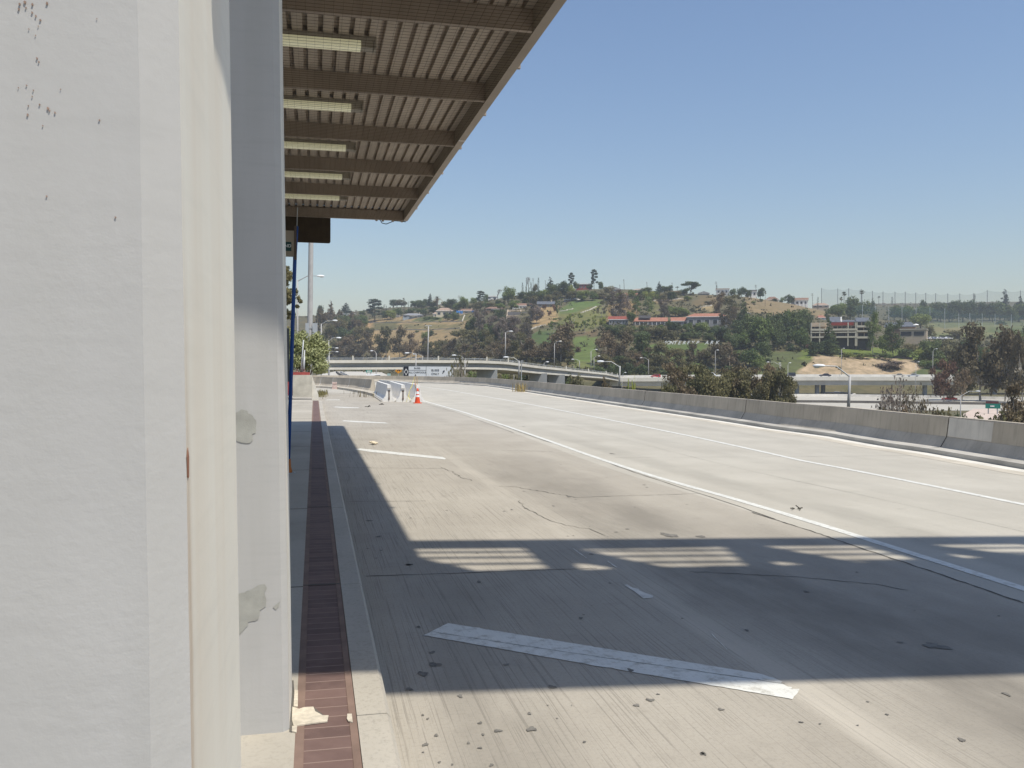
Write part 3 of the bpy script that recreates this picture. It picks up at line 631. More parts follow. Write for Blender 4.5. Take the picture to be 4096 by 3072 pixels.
# strip lights
def lens_mat():
    m, nt, b = newmat('lit_diffuser', .4); b.inputs['Base Color'].default_value = (.75, .74, .56, 1)
    b.inputs['Emission Color'].default_value = (1.0, .96, .62, 1); b.inputs['Emission Strength'].default_value = .2; return m
M['lens'] = lens_mat(); M['fixture'] = worn('fixture_paint', (.36, .33, .28), .6, .1, 3)
fx = [((1504,157), (by[0]+by[1])/2), ((1453,404), (by[1]+by[2])/2), ((1424,570), (by[2]+by[3])/2), ((1403,692), (by[3]+by[4])/2), ((1388,781), (by[4]+by[5])/2)]
ORD = ['nearest', 'second nearest', 'middle', 'fourth', 'farthest']
for i, ((px, py), ym) in enumerate(fx):
    zt = zed(ym) + .275
    xr = on_y(px, py, ym)[0]; x0 = xr - 2.44
    r = empty('strip_light', (xr-1.22, ym, zt)); tag(r, f'{ORD[i]} of the five lit fluorescent strip lights under the ribbed canopy roof', 'strip light', 'fluorescent strip lights under the canopy')
    h = MB(); h.box(x0, xr, ym-.09, ym+.09, zt-.055, zt); h.box(x0, x0+.03, ym-.10, ym+.10, zt-.15, zt-.055); h.box(xr-.03, xr, ym-.10, ym+.10, zt-.15, zt-.055); h.build('housing', M['fixture'], r)
    l = MB(); l.prism([(x0+.035, ym-.085, zt-.056), (x0+.035, ym-.11, zt-.10), (x0+.035, ym-.09, zt-.145), (x0+.035, ym+.09, zt-.145), (x0+.035, ym+.11, zt-.10), (x0+.035, ym+.085, zt-.056)], (2.44-.07-.16, 0, 0)); l.build('diffuser', M['lens'], r)
    t = MB(); t.box(xr-.19, xr-.035, ym-.085, ym+.085, zt-.14, zt-.056); t.build('end_piece', M['fixture'], r)
# dark panel hanging behind the end of the canopy
yp = YE + .035
hp = MB(); a = on_y(1100, 828, yp); c = on_y(1322, 973, yp); rr = .055
pts = [(a[0]-.4, yp, zed(YE)+.3), (c[0], yp, zed(YE)+.3)] + [(c[0]-rr+rr*math.cos(t), yp, c[2]+rr+rr*math.sin(t)) for t in np.linspace(0, -math.pi/2, 6)] + [(a[0]-.4, yp, c[2])]
r = empty('hanging_sign', (0, yp, c[2])); tag(r, 'dark brown sign panel hung from the far end of the platform canopy', 'sign')
hp.prism(pts, (0, .05, 0)); hp.build('panel', worn('dark_panel', (.05, .037, .026), .6, .25, 3, streak=.4), r)
for x in (a[0]-.1, c[0]-.3):
    hb = MB(); hb.box(x, x+.06, yp+.051, yp+.10, zed(YE)-.3, zed(YE)+.30); hb.build('bracket', M['beam'], r)

# ------------------------------------------------------------------ footbridge over the busway (out of frame; its shadow crosses the road)
U = nrm((.988, -.155, 0)); SL = np.array([-.28, .455, -1.0])
P0 = np.array([.92, 9.47, 0]) - 11.6*np.array([-.28, .455, 0])       # under the top rail of its far side
def bridge_pt(px, py):
    """point of the far truss plane whose shadow falls on photo pixel px, py"""
    g = gz(px*S, py*S); nv = np.array([-U[1], U[0], 0]); s = -SL
    t = np.dot(P0 - g, nv) / np.dot(s, nv); return g + s*t
fb = empty('footbridge', (3, 4, 6)); tag(fb, 'footbridge above the pillars whose barred side casts the shadow across the road', 'footbridge')
m = MB(); nv = np.array([-U[1], U[0], 0])
d0 = bridge_pt(1000, 1237)[2]
def bp_(u, v, z): p = P0 + U*u + nv*v; return (p[0], p[1], z)
zb = d0 - .50
def near_pt(x):          # near lower edge of the deck, placed from the edge of its shadow
    g = np.array([x, 5.02 - .12*(x-.3), 0]); return g - zb*SL*np.array([1, 1, 0]) + np.array([0, 0, zb])
m.prism([near_pt(-8), near_pt(16), bp_(16, 0, zb), bp_(-7, 0, zb)], (0, 0, .45)); m.build('deck', M['deck_con'], fb)
tr = MB(); ztop = bridge_pt(1000, 1169)[2]; zo = bridge_pt(1000, 1183)[2]
tr.prism([bp_(-7, -.06, zo), bp_(16, -.06, zo), bp_(16, .06, zo), bp_(-7, .06, zo)], (0, 0, ztop-zo)); tr.build('top_chord', M['beam'], fb)
lo = MB(); lo.prism([bp_(-7, -.07, d0-.045), bp_(16, -.07, d0-.045), bp_(16, .07, d0-.045), bp_(-7, .07, d0-.045)], (0, 0, .03)); lo.build('bottom_chord', M['beam'], fb)
# solid panels between the light patches (measured on the shadow)
light = [[(875,1184),(1128,1183),(1182,1229),(1030,1234),(893,1203)], [(1225,1211),(1252,1216),(1335,1229),(1252,1232)],
         [(1250,1187),(1560,1181),(1612,1222),(1432,1226)], [(1645,1207),(1672,1212),(1740,1219),(1680,1222)], [(1640,1178),(1850,1175),(1990,1212),(1845,1215)],
         [(2005,1177),(2190,1172),(2300,1196),(2190,1198)], [(2040,1196),(2130,1204),(2080,1206)]]
def uz(p): p = np.array(p); return float(np.dot(p-P0, U)), float(p[2])
L_ = [[uz(bridge_pt(*q)) for q in poly] for poly in light]
zlo = d0 - .02
def inside(poly, u, z):
    c = False; n = len(poly)
    for i in range(n):
        (x0, y0), (x1, y1) = poly[i], poly[(i+1) % n]
        if (y0 > z) != (y1 > z) and u < (x1-x0)*(z-y0)/(y1-y0)+x0: c = not c
    return c
pan = MB(); du = .03; dz = .06
# the open bays repeat along the bridge outside the measured stretch
per = L_[2][0][0] - L_[0][0][0]
for z in np.arange(zlo, zo, dz):
    run = None
    for u in list(np.arange(-7, 16.01, du)):
        opn = any(inside(p, u, z+dz/2) for p in L_) and u < 15.9
        if not opn and run is None: run = u
        if (opn or u > 15.97) and run is not None:
            pan.prism([bp_(run, -.02, z), bp_(u, -.02, z), bp_(u, .02, z), bp_(run, .02, z)], (0, 0, dz)); run = None
pan.build('truss_panel', M['beam'], fb)
bars = MB()
for f in (.3, .55, .78): z = zlo + (zo-zlo)*f; bars.prism([bp_(-7, -.022, z), bp_(16, -.022, z), bp_(16, .022, z), bp_(-7, .022, z)], (0, 0, .10))
bars.build('side_bars', M['steel'], fb)

# ------------------------------------------------------------------ bus stop pole, sign
def bstop():
    base = gz(1160, 1893, SWZ); Y = base[1]
    r = empty('bus_stop_pole', base); tag(r, 'slim blue bus stop pole with orange base and sign box, leaning beside pillar', 'bus stop pole')
    bl = worn('blue_pole_paint', (.02, .075, .28), .5, .1, 3); og = worn('orange_base_paint', (.42, .13, .02), .6, .2, 6)
    P = lambda x, y: on_y(x, y, Y)
    m = MB(); m.tube([P(1153, 1850), P(1180, 1020), P(1186, 905)], .031, 10); m.build('pole', bl, r, True)
    w = MB(); w.tube([P(1186.5, 960), P(1188, 905), P(1190, 830)], .006, 5); w.build('wire', M['steel'], r)
    b = MB(); q = P(1157, 1893); t = P(1153.5, 1843)
    b.lathe([(.03, 0), (.062, 0), (.058, .04), (.043, .09), (.037, .22), (.03, .22)], (t[0], Y, SWZ+.01), 14); b.build('base_sleeve', og, r, True)
    f = MB(); f.box(t[0]-.07, t[0]+.11, Y-.08, Y+.08, SWZ, SWZ+.014); f.lathe([(0, .014), (.015, .014), (.015, .03), (0, .03)], (t[0]+.085, Y-.03, SWZ), 8); f.build('foot_plate', M['steel'], r)
    s = MB(); a = P(1100, 922); c = P(1179, 1027); s.box(a[0]-.12, c[0]-.01, Y-.05, Y+.03, c[2], a[2]); sb = s.build('sign_box', worn('sign_box_face', (.30, .26, .21), .6, .12, 4), r)
    g = MB(); a2 = P(1080, 967); c2 = P(1166, 1006); g.box(a2[0], c2[0], Y-.057, Y-.051, c2[2], a2[2]); g.build('green_panel', worn('dark_green_sign', (.012, .05, .052), .5, .1, 5), sb)
    tx = text_mesh('ND', (P(1138, 998)[0], Y-.0585, P(1138, 998)[2]+.03), .05, (1, 0, 0), (0, 0, 1), M['lamp_white'], 'lettering', sb)
    ed = MB(); ed.box(c[0]-.008, c[0]+.03, Y-.055, Y+.035, P(1180, 1040)[2], P(1180, 905)[2]); ed.build('mounting_bracket', worn('bracket_brown', (.10, .075, .06), .6, .2, 5), r)
    k = MB(); a = P(1146, 1313); c = P(1157, 1527); k.box(a[0]-.03, c[0], Y-.02, Y+.02, c[2], a[2]); k.build('timetable_case', worn('case_grey', (.10, .11, .13), .4, .1, 5), r)
    return r
def text_mesh(txt, loc, size, right, up, mat, name, parent, extrude=.002, align='LEFT', bold=0.0):
    cu = bpy.data.curves.new('t', 'FONT'); cu.body = txt; cu.size = size * 1.4; cu.extrude = extrude; cu.align_x = align; cu.offset = bold*cu.size
    ob = bpy.data.objects.new('t', cu); COL.objects.link(ob)
    dg = bpy.context.evaluated_depsgraph_get(); me = bpy.data.meshes.new_from_object(ob.evaluated_get(dg))
    bpy.data.objects.remove(ob); bpy.data.curves.remove(cu)
    R_, U_ = np.array(nrm(right)), np.array(nrm(up)); N_ = np.cross(R_, U_)
    off = np.zeros(3); p = parent
    while p is not None: off += np.array(p.location); p = p.parent
    for v in me.vertices:
        c = v.co; w = np.array(loc) + R_*c.x + U_*c.y + N_*c.z - off; v.co = Vector(w)
    me.materials.clear(); me.materials.append(mat); me.name = name
    o = bpy.data.objects.new(name, me); COL.objects.link(o)
    if parent is not None: o.parent = parent
    return o
bstop()

# ------------------------------------------------------------------ concrete barriers
JERSEY = [(0, 0), (0, .11), (.16, .36), (.24, .80), (.42, .80), (.46, 0)]
def barrier_main():
    r = empty('concrete_barrier', base_r[20]); tag(r, 'long concrete safety barrier curving along the right side of the road', 'barrier')
    path = [p + np.array([.06, 0, 0]) for p in base_r]
    ledge = MB(); ledge.sweep(path, [(0, -.05), (0, .10), (.34, .13), (.34, -.05)]); ledge.build('ledge', worn('ledge_concrete', (.42, .40, .36), .9, .25, .7, bmp=.006, co='pos'), r)
    lw = MB(); lw.sweep(path, [(.30, .0), (.30, .125), (.33, .17), (.445, .36), (.60, .36), (.60, 0)]); lw.build('footing', M['barrier_low'], r)
    up = MB(); up.sweep(path, [(.447, .362), (.495, .78), (.505, .81), (.66, .81), (.69, .362)]); up.build('wall', M['barrier'], r)
    for px in (3637, 2924, 2531):
        j = MB(); k = int(np.argmin([abs(np.degrees(math.atan2(p[0], p[1])) - np.degrees(math.atan2(*(ray(px, yhor(px))[:2])))) for p in path])); p = path[k]; t = nrm(path[k+1]-path[k-1]); rr = np.array([t[1], -t[0], 0])
        prof = [(-.001, .10), (.30, .135), (.44, .362), (.49, .78), (.51, .816), (.66, .816), (.66, .75), (.6, .1)]
        q = [p + rr*(o-.006) + np.array([0, 0, h]) for o, h in prof]; j.prism([a - t*.007 for a in q], t*.014); j.build('wall_joint', M['crack'], r)
    k0 = int(np.argmin([abs(math.atan2(p[0], p[1]) - math.atan2(*(ray(3655, yhor(3655))[:2]))) for p in path])); k1 = int(np.argmin([abs(math.atan2(p[0], p[1]) - math.atan2(*(ray(3885, yhor(3885))[:2]))) for p in path]))
    a, b = sorted((k0, k1)); pt = MB(); pt.sweep(resample(path[a:b+1], 8), [(.4435, .375), (.4915, .78), (.50, .78), (.46, .375)]); pt.build('repaired_panel', M['barrier_pale'], r)
barrier_main()
def kprof(s=1.14): return [(-.31*s, 0), (-.31*s, .09*s), (-.17*s, .27*s), (-.085*s, .72*s), (-.075*s, .81*s), (.075*s, .81*s), (.085*s, .72*s), (.17*s, .27*s), (.31*s, .09*s), (.31*s, 0)]
def krail(near, far, label, long=None):
    a, b = gz(*near), gz(*far)
    r = empty('barrier_block', a); tag(r, label, 'barrier', 'white concrete barrier blocks closing the bus bay')
    path = [a, b] if long is None else [a] + [gz(*p) for p in long]
    path = resample(path, 2 if long is None else 24)
    m = MB(); m.sweep(path, kprof()); m.build('rail', M['krail'], r)
    t = nrm(a - path[1]); rr = np.array([t[1], -t[0], 0])
    # recessed keyway on the end face, with a steel pin
    q = lambda o, h, e: a + rr*o + t*e + np.array([0, 0, h])
    s = MB(); s.prism([q(-.035, .1, .002), q(.035, .1, .002), q(.03, .58, .002), (q(-.03, .58, .002))], t*.002); s.prism([q(-.06, .55, .002), q(.06, .55, .002), q(.075, .62, .002), q(-.075, .62, .002)], t*.002); s.build('keyway', M['crack'], r)
    pn = MB(); pn.tube([q(0, .06, .03), q(0, .6, .03)], .016, 6); pn.tube([q(-.05, .2, .02), q(0, .2, .05), q(.05, .2, .02)], .012, 6); pn.build('pin', worn('rusty_pin', (.13, .06, .04), .8, .3, 10), r)
    cp = MB(); cp.prism([q(-.10, .73, .0), q(.10, .73, .0), q(.088, .928, .0), q(-.088, .928, .0)], t*.07); cp.build('end_cap', M['krail'], r)
    lg = MB(); lg.sweep([p for p in path], [(-.42, -.0), (-.42, .05), (-.36, .075), (-.36, 0)]); lg.build('foot_strip', worn('rail_foot', (.46, .42, .36), .9, .2, 4), r)
krail((1556,1607), (1512,1581), 'white concrete barrier block nearest the kerb with its end facing the camera')
krail((1612,1608), (1562,1580), 'middle white concrete barrier block with rusty pin on its end')
krail((1672,1609), (1640,1590), 'longest white barrier block running back from the traffic cones', long=[(1640,1594),(1580,1578),(1520,1569)])
def far_barrier():
    pts = [gz(*p) for p in ((1492,1566),(1440,1558),(1352,1551),(1280,1547),(1240,1546))]
    r = empty('concrete_barrier', pts[2]); tag(r, 'low grey concrete barrier curving behind the barrier blocks at the bay end', 'barrier')
    pp_ = resample(pts, 20); m = MB(); m.sweep(pp_, kprof()); m.build('wall', M['barrier'], r)
    for i in (3, 9, 14, 17):
        j = MB(); p = pp_[i]; t = nrm(pp_[i+1]-pp_[i-1]); rr = np.array([t[1], -t[0], 0]); q = [p + rr*o*1.015 + np.array([0, 0, h*1.006]) for o, h in kprof()]; j.prism([x - t*.04 for x in q], t*.08); j.build('wall_joint', M['krail'], r)
    lp = resample([gz(*p) for p in ((1510,1586),(1470,1575),(1400,1562),(1352,1555),(1290,1551.5),(1240,1550))], 30)
    rub = MB(); rub.sweep(lp, [(-.25, 0), (-.22, .16), (.3, .2), (.3, 0)]); rub.build('footing', worn('crumbled_concrete', (.48, .43, .35), .95, .3, 2, bmp=.02, co='pos'), r)
far_barrier()
# little pink marker block on the footing
c = gz(1338, 1556); mb = MB(); k = .21; mb.prism([(c[0]-k, c[1]-.25, 0), (c[0]+k, c[1]-.25, 0), (c[0]+k*.8, c[1]-.25, .50), (c[0]-k*.8, c[1]-.25, .50)], (0, .5, 0)); mb.box(c[0]-k*.95, c[0]+k*.95, c[1]-.29, c[1]+.29, .46, .58)
tag(mb.build('marker_block', worn('faded_pink_paint', (.56, .43, .38), .8, .25, 5)), 'faded pink block standing on the footing of the grey curved barrier', 'block')

# cones, stakes
def cone(px, py, h, label, lean=0):
    b = gz(px, py); r = empty('traffic_cone', b); tag(r, label, 'traffic cone', 'orange traffic cones by the barrier blocks')
    s = h/.72; og = worn('cone_orange', (.62, .075, .025), .5, .1, 6); wt = worn('reflective_band', (.72, .72, .72), .4, .06, 8)
    prof = lambda z: (.135 - .1*(z-.03)/.69)*s
    m = MB(); m.box(b[0]-.185*s, b[0]+.185*s, b[1]-.185*s, b[1]+.185*s, 0, .035*s); m.build('base', og, r)
    c = MB(); c.lathe([(prof(z), z*s) for z in (.03, .2, .4, .6, .72)] + [(.018*s, .72*s), (0, .70*s)], (b[0], b[1], 0), 18); c.build('body', og, r, True)
    for z0, z1 in ((.30, .39), (.44, .57)):
        w = MB(); w.lathe([(prof(z)+.003, z*s) for z in (z0, z1)], (b[0], b[1], 0), 18); w.build('white_band', wt, r, True)
cone(1670, 1613, .78, 'orange traffic cone with white bands in front of the barrier blocks')
cone(1661, 1605, .95, 'taller orange cone tucked behind the front cone against the barrier block')
wd = worn('bare_wood_stake', (.42, .30, .16), .8, .2, 6); tp = worn('caution_tape', (.75, .68, .20), .5, .1, 8)
def stake(a, b, label, w=.02):
    Y = gz(1664, 1609)[1]; p, q = on_y(*a, Y), on_y(*b, Y+.1); m = MB(); m.tube([p, q], w, 4)
    return tag(m.build('wooden_stake', wd), label, 'stake', 'wooden stakes stuck in the cones')
A8 = lambda u, v: (1480+u*.1356, 1480+v*.1356)
stake(A8(1392, 560), A8(1385, 195), 'dark upright wooden stake standing out of the traffic cones')
stake(A8(1345, 540), A8(1318, 200), 'pale leaning wooden stake left of the upright one in the cones')
Yt = gz(1664, 1609)[1]-.12; tm = MB()
q = [on_y(*A8(u, v), Yt) for u, v in ((1310,205),(1275,330),(1240,470),(1190,560),(1160,640),(1150,720),(1125,780),(1090,900),(1075,930))]
for i in range(len(q)-1): w = .008 + .008*(i % 3); tm.add([q[i]+np.array([-w,0,0]), q[i]+np.array([w,0,0]), q[i+1]+np.array([w,.01,0]), q[i+1]+np.array([-w,.01,0])], [(0,1,2,3)])
q2 = [on_y(*A8(u, v), Yt) for u, v in ((1140,740),(1160,820),(1170,900))]; tm.add([q2[0], q2[1]+np.array([.02,0,0]), q2[2], q2[1]+np.array([-.03,0,0])], [(0,1,2,3)])
q3 = [on_y(*A8(u, v), Yt) for u, v in ((1300,790),(1190,905))]; tm.add([q3[0]+np.array([0,0,.02]), q3[1]+np.array([0,0,.02]), q3[1], q3[0]], [(0,1,2,3)])
tag(tm.build('caution_tape', tp), 'torn yellow caution tape trailing from the stake down the barrier block', 'tape')
# weeds and litter
def weeds(name, label, c, n, rad, h, colr, seed):
    rg = np.random.default_rng(seed); m = MB()
    for _ in range(n):
        x, y = c[0] + rg.normal(0, rad[0]), c[1] + rg.normal(0, rad[1]); hh = h*rg.uniform(.4, 1.1); a = rg.uniform(0, 6.28); l = rg.uniform(.1, .5)*hh; w = hh*.035+.006
        p = np.array([x, y, c[2]]); t = p + np.array([math.cos(a)*l, math.sin(a)*l, hh]); s = np.array([-math.sin(a)*w, math.cos(a)*w, 0]); md = (p*.5+t*.5)+np.array([0, 0, hh*.12])
        m.add([p-s, p+s, md+s*.8, md-s*.8, t], [(0,1,2,3), (3,2,4)])
    return tag(m.build(name, worn('weed_'+str(seed), colr, .8, .35, 6, co='pos'), fix=False), label, 'weeds', kind='stuff')
weeds('weeds', 'dry weeds growing along the crumbled footing near the barrier blocks', gz(1468,1588), 26, (.5,.4), .42, (.17,.14,.08), 3)
weeds('weeds', 'sparse dead weeds on the bay surface before the grey barrier', gz(1430,1576), 14, (.5,.5), .25, (.16,.13,.08), 4)
weeds('grass', 'patch of green and rusty grass at the end of the platform kerb', gz(1283,1580,.0), 260, (.22,2.6), .34, (.17,.15,.06), 5)
weeds('dry_grass', 'tuft of dry yellow grass at the foot of the long right barrier', base_r[int(np.argmin([abs(p[1]-67) for p in base_r]))]+np.array([-.2,0,0]), 60, (.25,.5), .75, (.30,.23,.10), 6)
lt = MB(); c = gz(1100+820*.4822, 1600+370*.4822)
for _ in range(16): lt.ellipsoid((c[0]+random.gauss(0,.06), c[1]+random.gauss(0,.06), .03+random.uniform(0,.03)), (random.uniform(.02,.055), random.uniform(.02,.05), .025), 6, 4)
tag(lt.build('litter', worn('litter_cream', (.66,.57,.42), .8, .2, 20, co='pos')), 'small crumpled cream litter lying on the bus bay near the second stripe', 'litter')
def debris(px, py, w, label, colr=(.08,.075,.06)):
    c = gz(px, py); m = MB()
    for _ in range(5):
        a = random.uniform(0, 6.28); l = w*random.uniform(.3, .6); p = c + np.array([random.gauss(0, w*.2), random.gauss(0, w*.2), .012]); m.tube([p, p+np.array([math.cos(a)*l, math.sin(a)*l, random.uniform(0, w*.25)])], w*.05, 5)
    return tag(m.build('debris', worn('debris_dark', colr, .9, .3, 10, co='pos')), label, 'debris', 'bits of debris on the pavement')
debris(1100+775*.4822, 1600+58*.4822, .28, 'dark scrap of debris on the bay left of the barrier blocks')
debris(1100+870*.4822, 1600+40*.4822, .3, 'dark twig debris lying just in front of the kerbside barrier block')
debris(3000+385*.4955, 1600+885*.4955, .15, 'dark twig on the lane beside the near white line')

# ------------------------------------------------------------------ far platform end: block, red rail, posts, gray mast
def platform_end():
    b = gz(1209, 1588, SWZ); Y = b[1]; P = lambda x, y: on_y(x, y, Y)
    a, c = P(1171, 1500), P(1248, 1588)
    r = empty('concrete_block', b); tag(r, 'square concrete block wall closing the far end of the platform', 'block')
    m = MB(); m.box(a[0], c[0], Y, Y+.9, SWZ, a[2]); m.build('block', worn('pale_block', (.47, .44, .37), .9, .2, 2, bmp=.004), r)
    s = MB(); s.prism([(c[0]+.003, Y+.15, -.02), (c[0]+.36, Y+.15, -.02), (c[0]+.36, Y+.15, .25), (c[0]+.003, Y+.15, a[2]-.05)], (0, .7, 0)); s.build('buttress', worn('white_buttress', (.60, .57, .50), .85, .1, 3), r)
    a2 = P(1090, 1492); red = worn('red_panel_paint', (.30, .065, .055), .55, .15, 3)
    w = MB(); w.box(a2[0]-1.2, a[0]-.004, Y+.1, Y+.22, SWZ+.1, P(1100,1490)[2]); w.box(a2[0], c[0]-.12, Y+.25, Y+.4, a[2]+.003, P(1200,1489)[2]); tag(w.build('red_barrier', red), 'red plastic barrier panel behind the concrete block wall', 'barrier')
    ps = empty('pipe_frame', P(1210,1500)); tag(ps, 'leaning bundle of grey pipes standing on the concrete block wall', 'pipes')
    for (x0, y0, x1, y1) in ((1203,1500,1214,1360),(1209,1500,1219,1400),(1216,1500,1218,1425)):
        t = MB(); t.tube([on_y(x0, y0, Y+.5), on_y(x1, y1, Y+.55)], .035, 8); t.build('pipe', M['steel'], ps, True)
    t = MB(); t.box(*sorted((P(1186,1500)[0], P(1224,1500)[0])), Y+.42, Y+.62, a[2]+.003, a[2]+.06)
    for x in (1188, 1217): q = on_y(x, 1485, Y+.5); t.lathe([(.0,0),(.09,0),(.09,.12),(.05,.16),(.05,.26),(0,.26)], (q[0], Y+.5, a[2]+.06), 10)
    t.build('clamp', worn('clamp_rust', (.20,.12,.10), .8, .3, 6), ps)
    # tall mast with sign backs
    YM = 62.0; Q = lambda x, y: on_y(x, y, YM)
    ms = empty('sign_mast', (Q(1238,1500)[0], YM, 0)); tag(ms, 'tall grey steel mast rising behind the hanging sign panel', 'mast')
    m = MB(); m.tube([(Q(1238,1500)[0], YM, -.5), Q(1238,1430), Q(1244,960), Q(1247, 780)], [.20, .19, .165, .15], 14); m.build('mast', M['pole_grey'], ms, True)
    bk = worn('sign_back_aluminium', (.36,.38,.40), .5, .06, 3)
    for x0, x1 in ((1221.5, 1236), (1250, 1270)):
        s = MB(); p, q = Q(x0, 1293), Q(x1, 1352); s.box(p[0], q[0], YM-.26, YM-.21, q[2], p[2]); s.build('sign_back', bk, ms)
    s = MB(); s.box(Q(1223,1310)[0], Q(1268,1310)[0], YM-.205, YM+.22, Q(1240,1315)[2], Q(1240,1309)[2]); s.build('sign_arm', M['steel'], ms)
platform_end()

# ================================================================== FAR SCENE
# landmarks used to describe where far things stand: name -> photo column, row
LM = [('the white flat-roofed house', 1384, 1260), ('the big crooked pine', 1499, 1250), ('the grey low house', 1653, 1265), ('the date palm', 1748, 1200), ('the cream two-storey house', 1772, 1252),
      ('the blue-tarp house', 1862, 1250), ('the white hilltop hall', 1968, 1190), ('the long brown-roofed house', 1985, 1236), ('the terraced garden house', 2077, 1228), ('the grey-blue roofed house', 2184, 1216),
      ('the red hilltop house', 2335, 1148), ('the white-roofed bungalow', 2288, 1200), ('the orange-tiled cottage', 2393, 1190), ('the long red-roofed house', 2590, 1285), ('the grey-walled villa', 2825, 1285),
      ('the hillside letters', 2770, 1373), ('the white ridge house', 3000, 1176), ('the pale-roofed ridge house', 2890, 1168), ('the brown-and-white ridge house', 3197, 1208), ('the balcony building', 3370, 1330),
      ('the two-bay garage building', 3660, 1330), ('the bare dirt bank', 3300, 1470), ('the driving range field', 3850, 1310), ('the bus lane sign', 1712, 1487), ('the overpass end', 1330, 1440),
      ('the terraced tan slope', 1610, 1310), ('the bright green slope', 2350, 1225), ('the curving ramp', 2250, 1465), ('the white pickup', 2845, 1500), ('the bridge columns', 3260, 1560),
      ('the high light mast', 1716, 1380), ('the lower red car', 3797, 1610), ('the green freeway sign', 3970, 1620), ('the lorry', 4070, 1480), ('the tan ridge house', 3280, 1222), ('the brown-roofed ridge house', 3088, 1192),
      ('the narrow green lawn', 2340, 1410), ('the white-trimmed ridge house', 2711, 1172)]
_named = []
def later(o, phrase, px, py): _named.append((o, phrase, px, py))
ORDW = ['leftmost', 'second from left', 'third from left', 'fourth from left', 'fifth from left', 'sixth from left', 'seventh from left', 'eighth from left', 'ninth from left', 'tenth from left', 'eleventh from left', 'twelfth from left', 'thirteenth from left', 'fourteenth from left']
NUM = ['', 'one', 'two', 'three', 'four', 'five', 'six', 'seven', 'eight', 'nine', 'ten', 'eleven', 'twelve', 'thirteen', 'fourteen']
def finish_labels():
    by = {}
    for o, ph, x, y in _named:
        best = min(LM, key=lambda l: math.hypot(l[1]-x, (l[2]-y)*1.3)); dx, dy = x-best[1], y-best[2]
        rel = ('just ' if math.hypot(dx, dy) < 60 else '') + (('right of' if dx > 0 else 'left of') if abs(dx) > abs(dy)*1.1 else ('below' if dy > 0 else 'above'))
        by.setdefault((ph, rel, best[0]), []).append((x, o))
    for (ph, rel, l), lst in by.items():
        lst.sort(key=lambda t: t[0])
        for i, (x, o) in enumerate(lst):
            if len(lst) == 1: o['label'] = f'{ph} {rel} {l}'
            elif len(lst) == 2: o['label'] = f'{("left", "right")[i]} one of two: {ph} {rel} {l}'
            else:
                o['label'] = f'{("rightmost" if i == len(lst)-1 else ORDW[min(i, 13)])} of {NUM[min(len(lst), 14)]}: {ph} {rel} {l}'

# ------------------------------------------------------------------ foliage
def leaf_mat(name, a, b, trans=.28):
    m = bpy.data.materials.new(name); m.use_nodes = True; nt = m.node_tree; p = nt.nodes['Principled BSDF']; p.inputs['Roughness'].default_value = .65; p.inputs['Specular IOR Level'].default_value = .25
    at_ = nt.nodes.new('ShaderNodeAttribute'); at_.attribute_name = 'tint'
    oi = nt.nodes.new('ShaderNodeObjectInfo')
    c = mixc(nt, at_.outputs['Fac'], a, b)
    hs = nt.nodes.new('ShaderNodeHueSaturation'); nt.links.new(c, hs.inputs['Color'])
    mr = nt.nodes.new('ShaderNodeMapRange'); nt.links.new(oi.outputs['Random'], mr.inputs[0]); mr.inputs[3].default_value = .72; mr.inputs[4].default_value = 1.25; nt.links.new(mr.outputs[0], hs.inputs['Value'])
    m2 = nt.nodes.new('ShaderNodeMapRange'); nt.links.new(oi.outputs['Random'], m2.inputs[0]); m2.inputs[3].default_value = .515; m2.inputs[4].default_value = .488; nt.links.new(m2.outputs[0], hs.inputs['Hue'])
    nt.links.new(hs.outputs['Color'], p.inputs['Base Color'])
    tr = nt.nodes.new('ShaderNodeBsdfTranslucent'); nt.links.new(hs.outputs['Color'], tr.inputs['Color']); mx = nt.nodes.new('ShaderNodeMixShader'); mx.inputs[0].default_value = trans
    nt.links.new(p.outputs[0], mx.inputs[1]); nt.links.new(tr.outputs[0], mx.inputs[2]); nt.links.new(mx.outputs[0], nt.nodes['Material Output'].inputs['Surface'])
    return m
LEAF = {
 'brown': leaf_mat('leaf_brown_eucalyptus', (.108, .082, .048), (.205, .160, .092)),
 'olive': leaf_mat('leaf_olive', (0.104, 0.098, 0.044), (0.213, 0.189, 0.085)),
 'dark': leaf_mat('leaf_dark_green', (0.05, 0.073, 0.028), (0.125, 0.16, 0.058)),
 'green': leaf_mat('leaf_green', (0.088, 0.128, 0.034), (0.19, 0.235, 0.07)),
 'light': leaf_mat('leaf_light_green', (0.159, 0.201, 0.041), (0.293, 0.317, 0.088)),
 'conifer': leaf_mat('needle_dark', (0.032, 0.049, 0.034), (0.081, 0.104, 0.066)),
 'grey': leaf_mat('leaf_grey_brown', (0.134, 0.105, 0.085), (0.226, 0.183, 0.146)),
 'red': leaf_mat('leaf_reddish', (0.134, 0.067, 0.049), (0.213, 0.122, 0.076)),
 'bush': leaf_mat('leaf_silver_green', (.21, .235, .095), (.44, .45, .23), .25),
 'palm': leaf_mat('leaf_palm', (0.085, 0.100, 0.041), (0.220, 0.189, 0.085)),
 'datepalm': leaf_mat('leaf_date_palm', (0.085, 0.100, 0.039), (0.415, 0.220, 0.067)),
}
BARK = {'pale': worn('bark_pale', (.42, .37, .31), .9, .25, 8), 'dark': worn('bark_dark', (.10, .078, .06), .9, .3, 8)}
